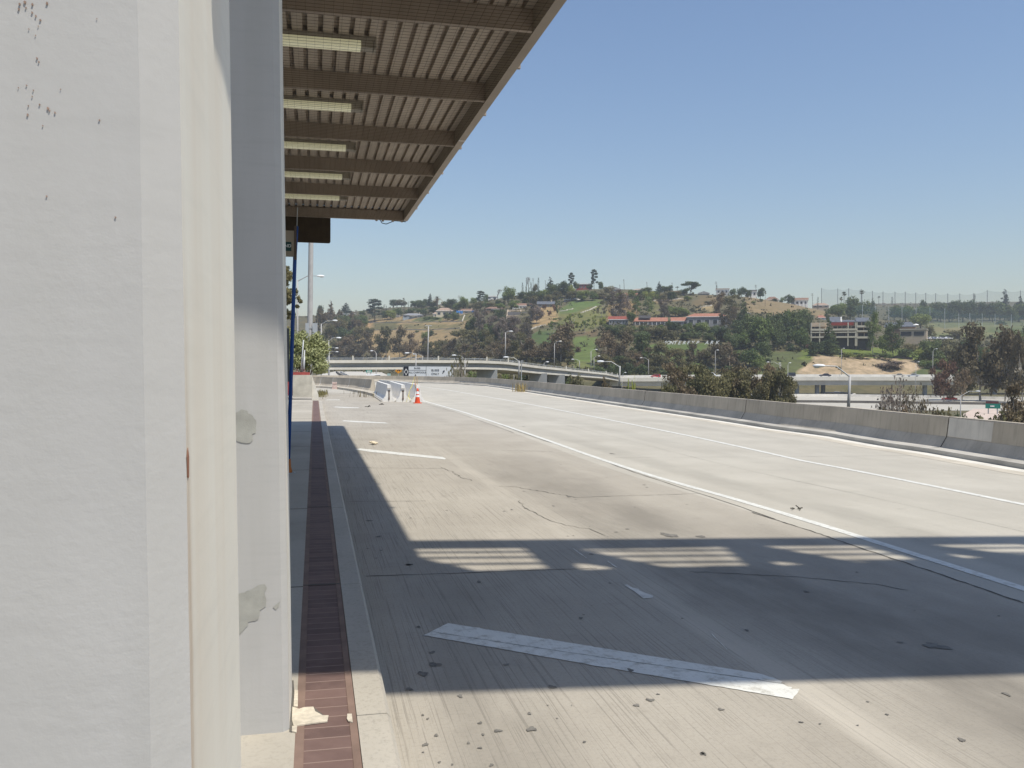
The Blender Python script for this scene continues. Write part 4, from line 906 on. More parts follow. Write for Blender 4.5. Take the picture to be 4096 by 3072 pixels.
def leaves(blobs, n, size, rg, flat=.0, shell=.55, aspect=1.5):
    """leaf-sized quads spread through ellipsoid blobs (cx,cy,cz,rx,ry,rz,weight)"""
    B = np.array(blobs, float); w = B[:, 6] / B[:, 6].sum(); idx = rg.choice(len(B), n, p=w); b = B[idx]
    d = rg.normal(size=(n, 3)); d /= np.linalg.norm(d, axis=1)[:, None]
    r = shell + (1-shell) * rg.random(n); r *= np.where(rg.random(n) < .12, 1.18, 1)
    c = b[:, :3] + d * b[:, 3:6] * r[:, None]
    nn = d + rg.normal(0, .75, (n, 3)); nn[:, 2] += .25; nn /= np.linalg.norm(nn, axis=1)[:, None]
    a = np.cross(nn, rg.normal(size=(n, 3))); a /= np.linalg.norm(a, axis=1)[:, None]; e = np.cross(nn, a)
    s = size * rg.uniform(.55, 1.35, n)[:, None]; a = a*s*aspect; e = e*s
    V = np.stack([c-a, c-e*.8+a*.1, c+a, c+e], 1).reshape(-1, 3)
    bt = rg.random(len(B)); t = np.clip(bt[idx]*.6 + rg.random(n)*.5, 0, 1)
    return V, t
def leaf_mesh(name, V, t, mat):
    n = len(V)//4; me = bpy.data.meshes.new(name); me.from_pydata(V.tolist(), [], [(4*i, 4*i+1, 4*i+2, 4*i+3) for i in range(n)])
    at_ = me.attributes.new('tint', 'FLOAT', 'FACE'); at_.data.foreach_set('value', t.astype(np.float32)); me.materials.append(mat); me.update(); return me
def limbs(rg, targets, r0, h0, spread=.35):
    m = MB(); fork = np.array([rg.normal(0, .02), rg.normal(0, .02), h0])
    m.tube([(0, 0, -.06), fork*.5+np.array([rg.normal(0, .012), 0, 0]), fork], [r0, r0*.8, r0*.62], 6)
    for t in targets:
        t = np.array(t[:3]); mid = fork*.55 + t*.45 + np.array([0, 0, -.03]); m.tube([fork - np.array([0, 0, .03]), mid, t], [r0*.5, r0*.34, r0*.13], 5, cap=False)
    return m
PROTO = {}
def proto(shape, leaf, seed, bark='dark'):
    key = (shape, leaf, seed)
    if key in PROTO: return PROTO[key]
    rg = np.random.default_rng(seed*101 + sum(map(ord, shape)) + 7*sum(map(ord, leaf))); crown = None; k = 'crown'
    if shape == 'round':
        bl = []
        for _ in range(15):
            a = rg.uniform(0, 6.28); z = rg.uniform(.34, .86); rr = .36*math.sqrt(max(.05, 1-((z-.58)/.36)**2))*rg.uniform(.35, 1); q = rg.uniform(.15, .23)
            bl.append((rr*math.cos(a), rr*math.sin(a), z-.04, q*1.1, q*1.1, q*.9, q*q))
        V, t = leaves(bl, 2500, .023, rg, shell=.45); tk = limbs(rg, bl[:6], .028, .30)
    elif shape == 'euc':
        bl = []
        for i in range(17):
            a = rg.uniform(0, 6.28); z = rg.uniform(.20, .88); rr = (.42 if z < .72 else .26)*math.sqrt(rg.random()); q = rg.uniform(.12, .20)
            bl.append((rr*math.cos(a), rr*math.sin(a), z, q*1.1, q*1.1, q*.85, q*q))
        V, t = leaves(bl, 2700, .0215, rg, shell=.3); tk = limbs(rg, bl[:9], .022, .22)
    elif shape == 'tall':
        bl = []
        for i in range(16):
            a = rg.uniform(0, 6.28); z = .22+.74*(i+.5)/16; rr = .30*math.sqrt(rg.random()); q = rg.uniform(.09, .14)
            bl.append((rr*math.cos(a), rr*math.sin(a), z, q*1.7, q*1.7, q*.8, q*q))
        V, t = leaves(bl, 2000, .019, rg, shell=.25); tk = limbs(rg, bl[4:12], .022, .34)
    elif shape == 'umbrella':
        bl = []
        for i in range(15):
            a = rg.uniform(0, 6.28); rr = .44*math.sqrt(rg.random()); z = .83 - .35*(rr/.44)**2*rg.uniform(.3, 1.1); q = rg.uniform(.10, .16)
            bl.append((rr*math.cos(a), rr*math.sin(a), z, q*1.2, q*1.2, q*.7, q*q))
        V, t = leaves(bl, 2600, .021, rg, shell=.35); tk = limbs(rg, bl[:9], .022, .30)
    elif shape == 'conifer':
        bl = []
        for i in range(20):
            z = .10+.86*i/19; R = (.46*(1-z)**.75+.03)*rg.uniform(.8, 1.08)
            for _ in range(max(1, int(5*(1-z)+1))):
                a = rg.uniform(0, 6.28); bl.append((R*.5*math.cos(a), R*.5*math.sin(a), z, R*.55, R*.55, .035, R))
        V, t = leaves(bl, 2400, .020, rg, shell=.3); tk = MB(); tk.tube([(0,0,-.06),(0,0,.5),(0,0,.97)], [.022,.015,.004], 6)
    elif shape == 'pine':
        bl = []; tg = []
        for i in range(13):
            z = .30+.64*(i/12); R = .42*(1-((z-.5)/.62)**2)*rg.uniform(.5, 1); a = i*2.4+rg.normal(0, .3); q = rg.uniform(.07, .12)
            bl.append((R*math.cos(a)*.75, R*math.sin(a)*.75, z, q*1.7, q*1.7, q*.62, q*q)); tg.append(bl[-1])
        bl.append((0, 0, .93, .14, .14, .07, .02))
        V, t = leaves(bl, 2300, .021, rg, shell=.3); tk = MB(); tk.tube([(0,0,-.06),(.01,0,.5),(0,0,.95)], [.024,.017,.006], 6)
        for b in tg: tk.tube([(0, 0, b[2]-.05), (b[0]*.9, b[1]*.9, b[2])], [.009, .004], 4, cap=False)
    elif shape == 'cypress':
        bl = [(rg.normal(0, .05), rg.normal(0, .05), z, .40*math.sin(math.pi*min(.97, .12+z*.86))**.6, .40*math.sin(math.pi*min(.97, .12+z*.86))**.6, .07, 1) for z in np.linspace(.06, .95, 15)]
        V, t = leaves(bl, 1100, .016, rg, shell=.5); V[:, :2] *= 1.0; tk = MB(); tk.tube([(0,0,-.06),(0,0,.6)], [.04,.02], 6)
    elif shape == 'shrub':
        bl = []
        for _ in range(12):
            a = rg.uniform(0, 6.28); rr = .36*math.sqrt(rg.random()); q = rg.uniform(.16, .26); bl.append((rr*math.cos(a), rr*math.sin(a), rg.uniform(.18, .70), q, q, q*1.05, q*q))
        V, t = leaves(bl, 1300, .030, rg, shell=.5); tk = limbs(rg, bl[:5], .02, .15)
    elif shape == 'sparse':
        bl = []
        for i in range(17):
            a = rg.uniform(0, 6.28); z = rg.uniform(.28, .95); rr = .40*math.sqrt(rg.random()); q = rg.uniform(.045, .085); bl.append((rr*math.cos(a), rr*math.sin(a), z, q*1.3, q*1.3, q, q*q))
        V, t = leaves(bl, 1200, .021, rg, shell=.2); tk = limbs(rg, bl[:12], .018, .25)
    elif shape in ('bare', 'twiggy'):
        tk = MB(); tips = []
        def br(p, d, l, r, lv):
            q = p + d*l; tk.tube([p, (p+q)/2 + rg.normal(0, l*.05, 3), q], [r, r*.85, r*.7], 4 if lv else 6, cap=False)
            if lv >= (4 if shape == 'twiggy' else 3): tips.append(q); return
            for _ in range(3): 
                nd = nrm(d + rg.normal(0, .55, 3) + np.array([0, 0, .15])); br(q - d*l*rg.uniform(0, .35), nd, l*rg.uniform(.55, .8), r*.55, lv+1)
        st = [(0, .30, .020)] if shape == 'bare' else [(rg.uniform(-.18, .18), .22, .012) for _ in range(5)]
        for x, l, r in st: br(np.array([x, rg.uniform(-.1, .1), -.04]), nrm([x*1.2, rg.normal(0, .15), 1]), l, r, 0)
        bl = [(*q, .04, .04, .04, 1) for q in tips]; V, t = leaves(bl, 520 if shape == 'twiggy' else 90, .011, rg, shell=.1)
    elif shape == 'fanpalm':
        tk = MB(); tk.tube([(0,0,-.05),(.03,0,.4),(.0,0,.86)], [.045,.035,.03], 7); V = []; t = []
        for i in range(46):
            a = rg.uniform(0, 6.28); el = rg.uniform(-1.0, 1.35); dr = np.array([math.cos(a)*math.cos(el), math.sin(a)*math.cos(el), math.sin(el)*.28]); c = np.array([0, 0, .87]); tip = c + dr*np.array([.5, .5, .42])*rg.uniform(.8, 1.05); sd = nrm(np.cross(dr, [0, 0, 1]))*.11
            V += [c, tip*.75+c*.25-sd, tip, tip*.75+c*.25+sd]; t.append(.2+.8*(el < -.3))
        V = np.array(V); t = np.array(t); k = 'fronds'
    else:  # datepalm
        tk = MB(); tk.tube([(0,0,-.05),(.0,0,.35),(.0,0,.66)], [.075,.07,.085], 8); V = []; t = []
        for i in range(64):
            a = rg.uniform(0, 6.28); el = rg.uniform(-.5, 1.4); p = np.array([0, 0, .66]); d = np.array([math.cos(a)*math.cos(el), math.sin(a)*math.cos(el), math.sin(el)*.75])
            for j in range(4):
                q = p + d*np.array([.145, .145, .10]); sd = nrm(np.cross(d, [0, 0, 1])+1e-3)*(.026*(1-j/5)); V += [p-sd, q-sd*.7, q+sd*.7, p+sd]; t.append(1.0 if el < .1 else .25*rg.random()); p = q; d = d + np.array([0, 0, -.28])
        V = np.array(V); t = np.array(t); k = 'fronds'
    if shape not in ('fanpalm', 'datepalm', 'cypress'):      # crown fills its unit box
        top_ = np.quantile(V[:, 2], .997); wid = np.quantile(np.hypot(V[:, 0], V[:, 1]), .965)
        V = V * np.array([.5/wid, .5/wid, 1/top_]); tk.v = [(a*.5/wid, b*.5/wid, c/top_) for a, b, c in tk.v]
    r = empty(PNAME[shape]); 
    tob = tk.build('trunk', BARK[bark], r)
    me = leaf_mesh(k, V, t, LEAF[leaf]); c = bpy.data.objects.new(k, me); COL.objects.link(c); c.parent = r
    PROTO[key] = [r, False]; return PROTO[key]
PNAME = {'round': 'broadleaf_tree', 'euc': 'eucalyptus_tree', 'tall': 'eucalyptus_tree', 'umbrella': 'umbrella_tree', 'conifer': 'conifer_tree', 'pine': 'pine_tree', 'cypress': 'cypress_tree', 'shrub': 'shrub', 'sparse': 'young_tree', 'bare': 'bare_tree', 'twiggy': 'bare_shrub', 'fanpalm': 'fan_palm', 'datepalm': 'date_palm'}
PNOUN = {'round': 'leafy tree', 'euc': 'eucalyptus', 'tall': 'tall loose eucalyptus', 'umbrella': 'flat-topped tree', 'conifer': 'conifer', 'pine': 'irregular pine', 'cypress': 'narrow cypress', 'shrub': 'round bush', 'sparse': 'thin young tree', 'bare': 'bare leafless tree', 'twiggy': 'bare twiggy shrub', 'fanpalm': 'fan palm', 'datepalm': 'feathery date palm'}
ADJ = {'brown': 'brown', 'olive': 'olive-brown', 'dark': 'dark green', 'green': 'green', 'light': 'yellow-green', 'conifer': 'dark', 'grey': 'grey-brown', 'red': 'reddish', 'bush': 'pale green', 'palm': 'slim', 'datepalm': 'shaggy'}
_tn = 0
def tree(shape, leaf, x, yb, yt, w, d=None, bark=None, label=None):
    """x, base row, top row and crown width in photo pixels; d = distance, else where the hillside is met"""
    global _tn; _tn += 1
    if d is None: d = hit(x, yb); g = onterr(x, d)
    else:
        g = onterr(x, d) if d > 300 else at(x, yhor(x), d) * np.array([1, 1, 0]) + np.array([0, 0, -8.0])
    p = proto(shape, leaf, _tn % (3 if shape in ('euc', 'round', 'shrub') else 2), bark or ('pale' if shape in ('euc', 'tall', 'sparse', 'twiggy') and leaf != 'dark' else 'dark'))
    r = p[0] if not p[1] else copy_tree(p[0]); p[1] = True
    top = zat(x, yt, d); h = max(1.0, top - g[2]); ww = w*d/F
    f = {'round': 1.0, 'euc': .93, 'tall': .85, 'cypress': 1.2, 'umbrella': .95, 'pine': .95, 'conifer': .98}.get(shape, 1.0)
    r.location = g; r.scale = (ww*1.04, ww*1.04, h/ {'fanpalm': 1.0}.get(shape, 1.0)); r.rotation_euler = (0, 0, (_tn*2.399) % 6.283)
    r['category'] = 'bush' if shape in ('shrub', 'twiggy') else ('palm' if 'palm' in shape else 'tree'); r['group'] = {'shrub': 'bushes on the slopes', 'twiggy': 'bare shrubs by the freeway'}.get(shape, 'trees on the hillside and by the freeway')
    if label: r['label'] = label
    else:
        hp = yb - yt; size = 'large' if hp > 110 else ('small' if hp < 34 else '')
        later(r, ' '.join(q for q in (size, ADJ[leaf], PNOUN[shape]) if q), x, (yb+yt)/2)
    return r

T = '''
conifer brown 1323 1292 1206 46|round dark 1278 1290 1222 30|euc brown 1292 1400 1238 72|euc olive 1318 1435 1300 62|conifer conifer 1384 1262 1213 52|round dark 1350 1330 1262 50|round dark 1392 1335 1258 52|round dark 1432 1330 1262 46
round green 1455 1320 1258 40|cypress conifer 1384 1322 1266 14|round dark 1370 1372 1310 60|round green 1425 1360 1312 46|fanpalm palm 1474 1246 1213 13|round dark 1450 1262 1244 30|pine conifer 1499 1288 1196 64|cypress conifer 1527 1250 1224 6|cypress conifer 1534 1252 1222 6|cypress conifer 1545 1250 1222 6
round light 1560 1279 1241 48|round green 1592 1268 1232 44|round dark 1540 1280 1244 30|euc brown 1452 1436 1326 80|euc brown 1384 1437 1338 80|euc brown 1420 1437 1372 70|euc brown 1340 1437 1370 66|euc olive 1545 1437 1308 78|euc brown 1598 1437 1306 80|euc brown 1645 1437 1330 62|euc brown 1500 1437 1392 60
euc brown 1690 1438 1350 66|euc olive 1738 1438 1366 66|fanpalm palm 1614 1240 1190 13|cypress conifer 1619 1240 1202 6|cypress conifer 1633 1240 1205 6|round dark 1655 1228 1206 22|conifer conifer 1676 1232 1208 20|conifer conifer 1690 1232 1206 22|round dark 1705 1230 1196 30|conifer conifer 1720 1230 1176 26|round dark 1640 1262 1232 44|round green 1690 1262 1234 50|round dark 1735 1255 1228 52
datepalm datepalm 1748 1240 1171 46|round dark 1800 1244 1196 50|round green 1826 1246 1214 40|round green 1860 1240 1186 44|round light 1836 1240 1205 26|round green 1896 1226 1190 32|pine conifer 1922 1224 1164 36|round dark 1944 1224 1176 22|round green 1950 1238 1208 40|round olive 1905 1240 1214 34
shrub dark 1790 1282 1250 36|shrub dark 1815 1283 1247 44|shrub green 1745 1278 1268 40|shrub green 1712 1278 1266 40|tall grey 1922 1368 1238 56|round dark 1882 1380 1268 54|tall grey 1975 1372 1262 60|round green 1952 1372 1290 50|umbrella olive 1856 1412 1316 112|euc brown 1800 1438 1356 66|euc brown 1868 1440 1372 62|euc olive 1915 1442 1370 62
euc brown 1975 1442 1364 76|shrub dark 1726 1345 1322 24|shrub green 1700 1368 1325 36|shrub green 1667 1332 1322 18|round olive 1770 1400 1362 60|shrub olive 1830 1440 1405 50
round green 2031 1222 1146 56|bare grey 1988 1200 1156 40|round dark 2000 1230 1200 40|round green 2055 1232 1200 46|cypress conifer 2089 1196 1130 13|cypress conifer 2103 1196 1146 13|cypress conifer 2114 1196 1150 10|cypress conifer 2123 1192 1129 12|cypress conifer 2151 1190 1110 14|bare grey 2102 1180 1106 24|bare grey 2113 1178 1108 22|round olive 2137 1180 1136 22|round dark 2100 1222 1186 34|round dark 2122 1205 1166 46|round dark 2150 1206 1160 40|round green 2172 1205 1158 40
shrub olive 2130 1222 1183 52|conifer conifer 2200 1182 1110 42|round dark 2206 1196 1136 46|round dark 2240 1194 1128 52|round dark 2268 1192 1124 46|fanpalm palm 2231 1190 1144 14|pine conifer 2283 1150 1091 28|round dark 2304 1164 1126 24|round light 2285 1196 1140 26|round olive 2285 1206 1164 52|round light 2330 1206 1162 56|round green 2370 1204 1166 40|round olive 2190 1212 1180 44
tall grey 2120 1296 1214 48|euc grey 2146 1298 1224 56|shrub red 2176 1240 1216 18|shrub red 2216 1246 1216 18|shrub red 2167 1256 1242 12|shrub red 2197 1264 1242 18|shrub dark 2190 1250 1240 9|round dark 1992 1284 1238 54|shrub olive 1985 1240 1220 30|euc grey 2010 1372 1270 70|euc grey 2055 1350 1262 72|euc brown 2100 1352 1272 60|round green 2030 1378 1330 60|euc olive 1968 1375 1310 56
tall dark 2225 1266 1198 14|sparse green 2240 1240 1192 24|sparse green 2214 1336 1272 48|sparse light 2290 1336 1252 58|sparse green 2340 1336 1262 46|sparse light 2262 1330 1270 44|sparse light 2380 1316 1262 40|conifer green 2158 1340 1315 14|euc brown 2243 1448 1292 128|euc brown 2132 1442 1350 94|euc brown 2012 1442 1352 84|euc olive 2072 1442 1360 72|euc brown 2190 1445 1366 70|euc olive 2268 1446 1370 60
euc brown 2425 1468 1322 90|euc brown 2500 1470 1328 96|euc dark 2562 1470 1330 94|euc brown 2462 1470 1372 70|euc olive 2640 1490 1366 84|euc brown 2600 1482 1388 60|shrub dark 2398 1512 1460 60|shrub dark 2450 1512 1455 64|shrub dark 2505 1512 1452 66|shrub dark 2560 1514 1456 66|shrub olive 2612 1514 1462 50|sparse green 2292 1484 1440 34|shrub red 2312 1412 1388 26|shrub olive 2350 1512 1470 50|shrub dark 2300 1505 1475 40
pine conifer 2374 1158 1078 30|round dark 2402 1164 1128 24|round dark 2356 1162 1138 26|round olive 2436 1182 1144 48|tall grey 2462 1296 1160 66|tall grey 2496 1292 1176 60|sparse olive 2406 1272 1204 44|round dark 2575 1192 1150 56|round dark 2532 1186 1158 44|round light 2577 1200 1164 30|round light 2603 1202 1166 28|tall green 2544 1266 1186 42|tall green 2592 1266 1184 48|round olive 2440 1206 1180 50|round olive 2480 1214 1184 40
conifer conifer 2635 1172 1127 28|round dark 2656 1172 1144 28|round dark 2675 1174 1142 36|fanpalm palm 2707 1172 1146 20|umbrella dark 2758 1182 1128 86|round dark 2735 1184 1152 40|round dark 2682 1206 1166 40|round olive 2650 1206 1178 40|round light 2630 1204 1178 30|tall grey 2652 1290 1196 48|round green 2700 1268 1228 64|round light 2738 1266 1234 46|round green 2670 1262 1224 40|round light 2408 1312 1268 30|round green 2524 1302 1244 36
shrub dark 2436 1330 1296 50|shrub dark 2478 1334 1298 54|round dark 2470 1350 1310 60|shrub green 2528 1330 1306 44|shrub dark 2570 1332 1302 50|shrub olive 2612 1330 1312 36|shrub green 2640 1328 1300 44|round dark 2694 1334 1286 64|round green 2745 1332 1290 44|shrub green 2785 1298 1274 32|round green 2802 1350 1288 64|round dark 2848 1345 1300 52|round dark 2740 1362 1330 60|round olive 2640 1356 1322 60|round dark 2560 1362 1322 64|round olive 2690 1362 1326 50
tall brown 2868 1306 1168 58|tall olive 2922 1296 1178 76|tall brown 2902 1326 1238 62|tall brown 2946 1316 1226 52|conifer dark 2972 1336 1208 76|round dark 3000 1392 1258 92|round green 3048 1402 1262 86|round dark 3092 1394 1252 70|round dark 3130 1388 1250 80|tall dark 2950 1362 1280 60|round dark 2892 1370 1306 84|round dark 2836 1372 1330 50|round green 2960 1400 1330 70|tall green 3160 1382 1240 54
round dark 3182 1382 1240 70|round dark 3226 1366 1236 64|round green 3200 1400 1310 60|shrub dark 2927 1180 1154 34|cypress conifer 2864 1170 1140 10|round dark 2962 1190 1147 38|round dark 2990 1192 1160 24|round dark 3040 1192 1152 30|fanpalm palm 3058 1226 1163 15|shrub dark 3044 1208 1194 16|shrub dark 3150 1208 1182 34|round dark 3162 1208 1178 30|shrub green 3125 1206 1190 22|shrub green 3010 1218 1204 22|shrub olive 2975 1226 1212 30|shrub olive 2830 1218 1204 34|shrub dark 3095 1206 1194 24
euc brown 2780 1474 1372 94|euc brown 2862 1478 1376 96|euc brown 2918 1480 1370 90|euc olive 2826 1478 1400 60|round green 3000 1480 1396 112|round dark 3062 1446 1366 56|shrub dark 3160 1405 1374 50|shrub dark 3070 1450 1432 24|round olive 2712 1480 1392 60|shrub green 3030 1482 1430 60|shrub olive 2740 1482 1444 60|shrub olive 3190 1408 1388 34
euc olive 2722 1690 1466 84 190|euc olive 2796 1690 1458 84 190|euc olive 2905 1700 1484 100 185|euc olive 2968 1700 1478 110 185|euc olive 3050 1700 1484 96 180|euc olive 3112 1700 1474 104 180|round olive 2850 1700 1500 90 175|euc olive 3150 1700 1545 60 170|shrub olive 2672 1700 1524 66 150|shrub brown 2760 1720 1530 80 150|shrub light 2500 1800 1530 44 70|shrub light 2535 1800 1524 46 72|shrub brown 2430 1700 1512 50 130
conifer dark 3315 1400 1286 70 412|shrub dark 3266 1424 1366 64 405|tall dark 3306 1310 1232 30|tall green 3490 1402 1244 56 415|tall dark 3572 1432 1284 80 410|conifer dark 3330 1410 1330 50 406|round green 3352 1282 1212 74|fanpalm palm 3373 1262 1163 24|fanpalm palm 3362 1262 1186 20|fanpalm palm 3444 1250 1158 28|fanpalm palm 3512 1222 1184 16|round dark 3432 1280 1186 88|round dark 3400 1282 1210 50|conifer dark 3488 1262 1196 30|cypress conifer 3565 1222 1187 13|cypress conifer 3268 1218 1188 11|shrub red 3240 1405 1372 40|round green 3530 1420 1330 50|shrub light 3450 1436 1412 70|shrub light 3395 1434 1408 60|shrub green 3540 1440 1412 60
round light 3680 1314 1256 92|shrub olive 3718 1352 1302 46|round dark 3610 1286 1220 50|round dark 3655 1290 1236 60|round dark 3576 1282 1222 50|conifer conifer 4015 1282 1162 50|conifer conifer 4074 1288 1188 64|cypress conifer 3893 1280 1176 16|round dark 3720 1290 1228 60|round dark 3762 1290 1208 60|round dark 3804 1290 1204 62|round dark 3848 1290 1202 60|round dark 3884 1290 1202 56|round dark 3926 1290 1208 60|round dark 3968 1290 1212 60|round dark 4046 1292 1220 50|round dark 3694 1284 1200 30|round dark 4110 1290 1210 60
shrub olive 3815 1354 1318 66|shrub dark 3775 1352 1340 40|shrub olive 3640 1405 1372 70|shrub dark 3700 1410 1366 66|shrub olive 3760 1410 1362 70|shrub olive 3815 1420 1356 80|shrub light 3685 1436 1392 66|shrub dark 3620 1432 1395 70|shrub dark 3745 1440 1396 70|round olive 3790 1470 1380 90|round dark 3850 1480 1400 90|round green 4080 1440 1320 100|round green 4040 1460 1350 80|shrub green 3750 1475 1435 70|shrub green 3708 1480 1440 60|shrub dark 4000 1300 1284 40|round dark 4130 1420 1300 80
euc brown 3925 1580 1296 210 285|euc brown 4022 1580 1308 150 280|euc olive 3850 1580 1390 110 290|euc red 3778 1580 1438 110 280|euc brown 3845 1582 1474 84 275|euc brown 4090 1600 1330 110 270|twiggy grey 3592 1700 1512 210 105|twiggy grey 3540 1700 1560 120 100|twiggy brown 3655 1700 1540 130 102|shrub brown 3500 1720 1632 110 95|shrub brown 3600 1720 1640 120 93|shrub brown 3700 1720 1632 120 92|shrub olive 3790 1720 1636 110 92|shrub olive 3960 1760 1650 130 88|shrub brown 4050 1760 1630 150 88|euc brown 4070 1760 1530 120 120|shrub olive 4130 1760 1640 100 90|shrub dark 3840 1730 1650 60 95
'''
for line in T.strip().split('\n'):
    for e in line.split('|'):
        q = e.split(); tree(q[0], q[1], *[float(v) for v in q[2:6]], d=float(q[6]) if len(q) > 6 else None)
rx = random.Random(4)
def fill(n, xa, xb, yb0, yb1, h0, h1, w0, w1, kinds, d=None):
    for i in range(n):
        x = xa + (xb-xa)*(i+.5+rx.uniform(-.4, .4))/n; yb = rx.uniform(yb0, yb1); sh, lf = rx.choice(kinds).split(); tree(sh, lf, x, yb, yb - rx.uniform(h0, h1), rx.uniform(w0, w1), d)
EU = ['euc brown', 'euc brown', 'euc olive', 'round olive']
fill(9, 1700, 2290, 1432, 1446, 48, 74, 56, 84, EU)
fill(9, 2390, 2700, 1478, 1492, 50, 84, 56, 80, ['euc brown', 'euc olive', 'round dark'])
fill(5, 2860, 3230, 1396, 1420, 70, 110, 56, 80, ['round dark', 'round green', 'tall dark', 'conifer dark'])
fill(12, 1545, 2080, 1228, 1244, 24, 40, 34, 50, ['round dark', 'round green', 'round olive'])
fill(9, 2080, 2330, 1190, 1206, 26, 40, 36, 50, ['round dark', 'round green', 'round olive'])
fill(10, 2390, 2760, 1186, 1206, 22, 36, 34, 48, ['round dark', 'round olive', 'round light'])
fill(4, 2420, 2830, 1340, 1366, 36, 50, 50, 70, ['round dark', 'round olive', 'shrub dark'])
fill(10, 1330, 1470, 1310, 1420, 50, 80, 44, 64, ['round dark', 'round olive', 'euc brown'])
fill(8, 1880, 2130, 1376, 1404, 60, 90, 48, 66, ['euc grey', 'round dark', 'euc olive'])
fill(9, 3600, 4096, 1284, 1292, 60, 82, 60, 80, ['round dark', 'round dark', 'round green'])
fill(6, 3700, 4096, 1430, 1480, 70, 110, 80, 110, ['round green', 'round olive', 'round dark'])
fill(3, 2690, 3170, 1700, 1710, 190, 215, 90, 120, ['euc olive', 'round olive'], 182)
fill(6, 2700, 3100, 1700, 1710, 225, 250, 90, 130, ['tall olive', 'euc olive', 'tall brown'], 186)
fill(10, 1840, 2330, 1532, 1538, 40, 52, 56, 80, ['shrub dark', 'shrub green', 'shrub olive'], 245)
tree('shrub', 'grey', 3556, 1476, 1444, 112)
fill(5, 2620, 3000, 1505, 1515, 40, 56, 60, 90, ['shrub dark', 'shrub olive'])
tree('twiggy', 'olive', 1836, 1520, 1400, 130, d=118, label='pale-trunked thin tree with white branches beside the bus lane sign')
# low brush all over the unmown slopes
def brush():
    rg = np.random.default_rng(31); V = []; t = []; n = 0
    keep = [z for z, c in ZONES[1:]]
    while n < 5800:
        x = rg.uniform(1250, 4200) if rg.random() < .88 else rg.uniform(200, 1250); y = rg.uniform(1170, 1500)
        d = hit(x, y)
        if abs(yterr(x, d) - y) > 4: continue
        xx, yy = np.array([x]), np.array([y])
        dens = 1.0
        for z, c in ZONES[1:]:
            if inpoly(z, xx, yy)[0]: dens = .10 if (c[1] > c[0] or c[0] > .3) else .22
        if rg.random() > dens: continue
        c = onterr(x, d); q = rg.uniform(.4, 1.5)
        v, tt = leaves([(c[0], c[1], c[2]+q*.4, q*1.5, q*1.5, q, 1)], 9, q*.42, rg, shell=.3); V.append(v); t.append(np.clip(tt*.5 + rg.random()*.5, 0, 1)); n += 1
    me = leaf_mesh('brush', np.concatenate(V), np.concatenate(t), leaf_mat('leaf_brush', (.045,.050,.022), (.135,.115,.05)))
    o = bpy.data.objects.new('brush', me); COL.objects.link(o); tag(o, 'low olive and brown brush covering the hillside between the trees', 'brush', kind='stuff')
brush()
# bushes at the platform end
def near_bush(name, label, cat, c, blobs, n, size, leaf, seed, trunk=True):
    rg = np.random.default_rng(seed); r = empty(name, c); tag(r, label, cat)
    V, t = leaves(blobs, n, size, rg, shell=.25, aspect=2.0); me = leaf_mesh('crown', V, t, LEAF[leaf]); o = bpy.data.objects.new('crown', me); COL.objects.link(o); o.parent = r
    m = MB()
    for b in blobs[:7]: m.tube([(0, 0, -.1), (b[0]*.4, b[1]*.4, b[2]*.5), (b[0], b[1], b[2])], [.07, .05, .015], 6, cap=False)
    m.build('trunk', BARK['dark'], None).parent = r
    return r
rg = np.random.default_rng(77)
d = 57.0; c = at(1228, 1500, d); c[2] = -.2; bl = []
for i in range(40):
    px, py = rg.uniform(1150, 1292), 0; py = rg.uniform(1335, 1480) + max(0, (px-1260))*1.1; w = at(px, py, d + rg.uniform(-1.3, 1.3)) - c; q = rg.uniform(.32, .6); bl.append((*w, q, q, q*.9, q*q))
near_bush('large_bush', 'pale silvery green bush growing at the end of the platform behind block wall', 'bush', c, bl, 14000, .05, 'bush', 78)
d = 84.0; c = at(1150, 1500, d); c[2] = -1; bl = []
for i in range(22):
    px, py = rg.uniform(1100, 1178), rg.uniform(1075, 1380); px = min(px, 1120 + (py-1050)*.5) if py < 1180 else px; w = at(px, py, d + rg.uniform(-1.5, 1.5)) - c; q = rg.uniform(.35, .7); bl.append((*w, q, q, q*.9, q*q))
for px, py in ((1186,1165),(1192,1190),(1200,1205),(1188,1225)): w = at(px, py, d)-c; bl.append((*w, .22, .22, .2, .05))
near_bush('tall_tree', 'tall green and brown tree behind the blue bus stop pole', 'tree', c, bl, 5200, .085, 'olive', 79)

# ------------------------------------------------------------------ houses
WALLM = {k: worn('house_wall_'+k, c, .85, .1, .6) for k, c in {'white': (.74,.72,.68), 'cream': (.60,.52,.38), 'grey': (.25,.25,.255), 'brown': (.22,.15,.10), 'tan': (.46,.37,.27), 'red': (.26,.045,.035), 'blue': (.30,.34,.38), 'dim': (.16,.15,.15)}.items()}
ROOFM = {k: worn('roof_'+k, c, .85, .18, .8) for k, c in {'orange': (.33,.15,.10), 'brown': (.22,.135,.095), 'tile': (.33,.24,.18), 'grey': (.24,.24,.25), 'slate': (.11,.12,.14), 'white': (.70,.69,.66), 'dark': (.06,.055,.055), 'darkred': (.24,.07,.05)}.items()}
GLASS = worn('window_glass', (.035,.04,.05), .2, .2, 2); TRIM = worn('white_trim', (.78,.77,.74), .6, .05, 2)
def face_frame(px, d, yaw=0.0):
    """horizontal axis along the picture and the axis away from the camera, turned by yaw"""
    r = ray(px, yhor(px)); a = nrm([r[0], r[1], 0]); b = np.array([a[1], -a[0], 0]); c, s = math.cos(yaw), math.sin(yaw)
    return b*c + a*s, a*c - b*s
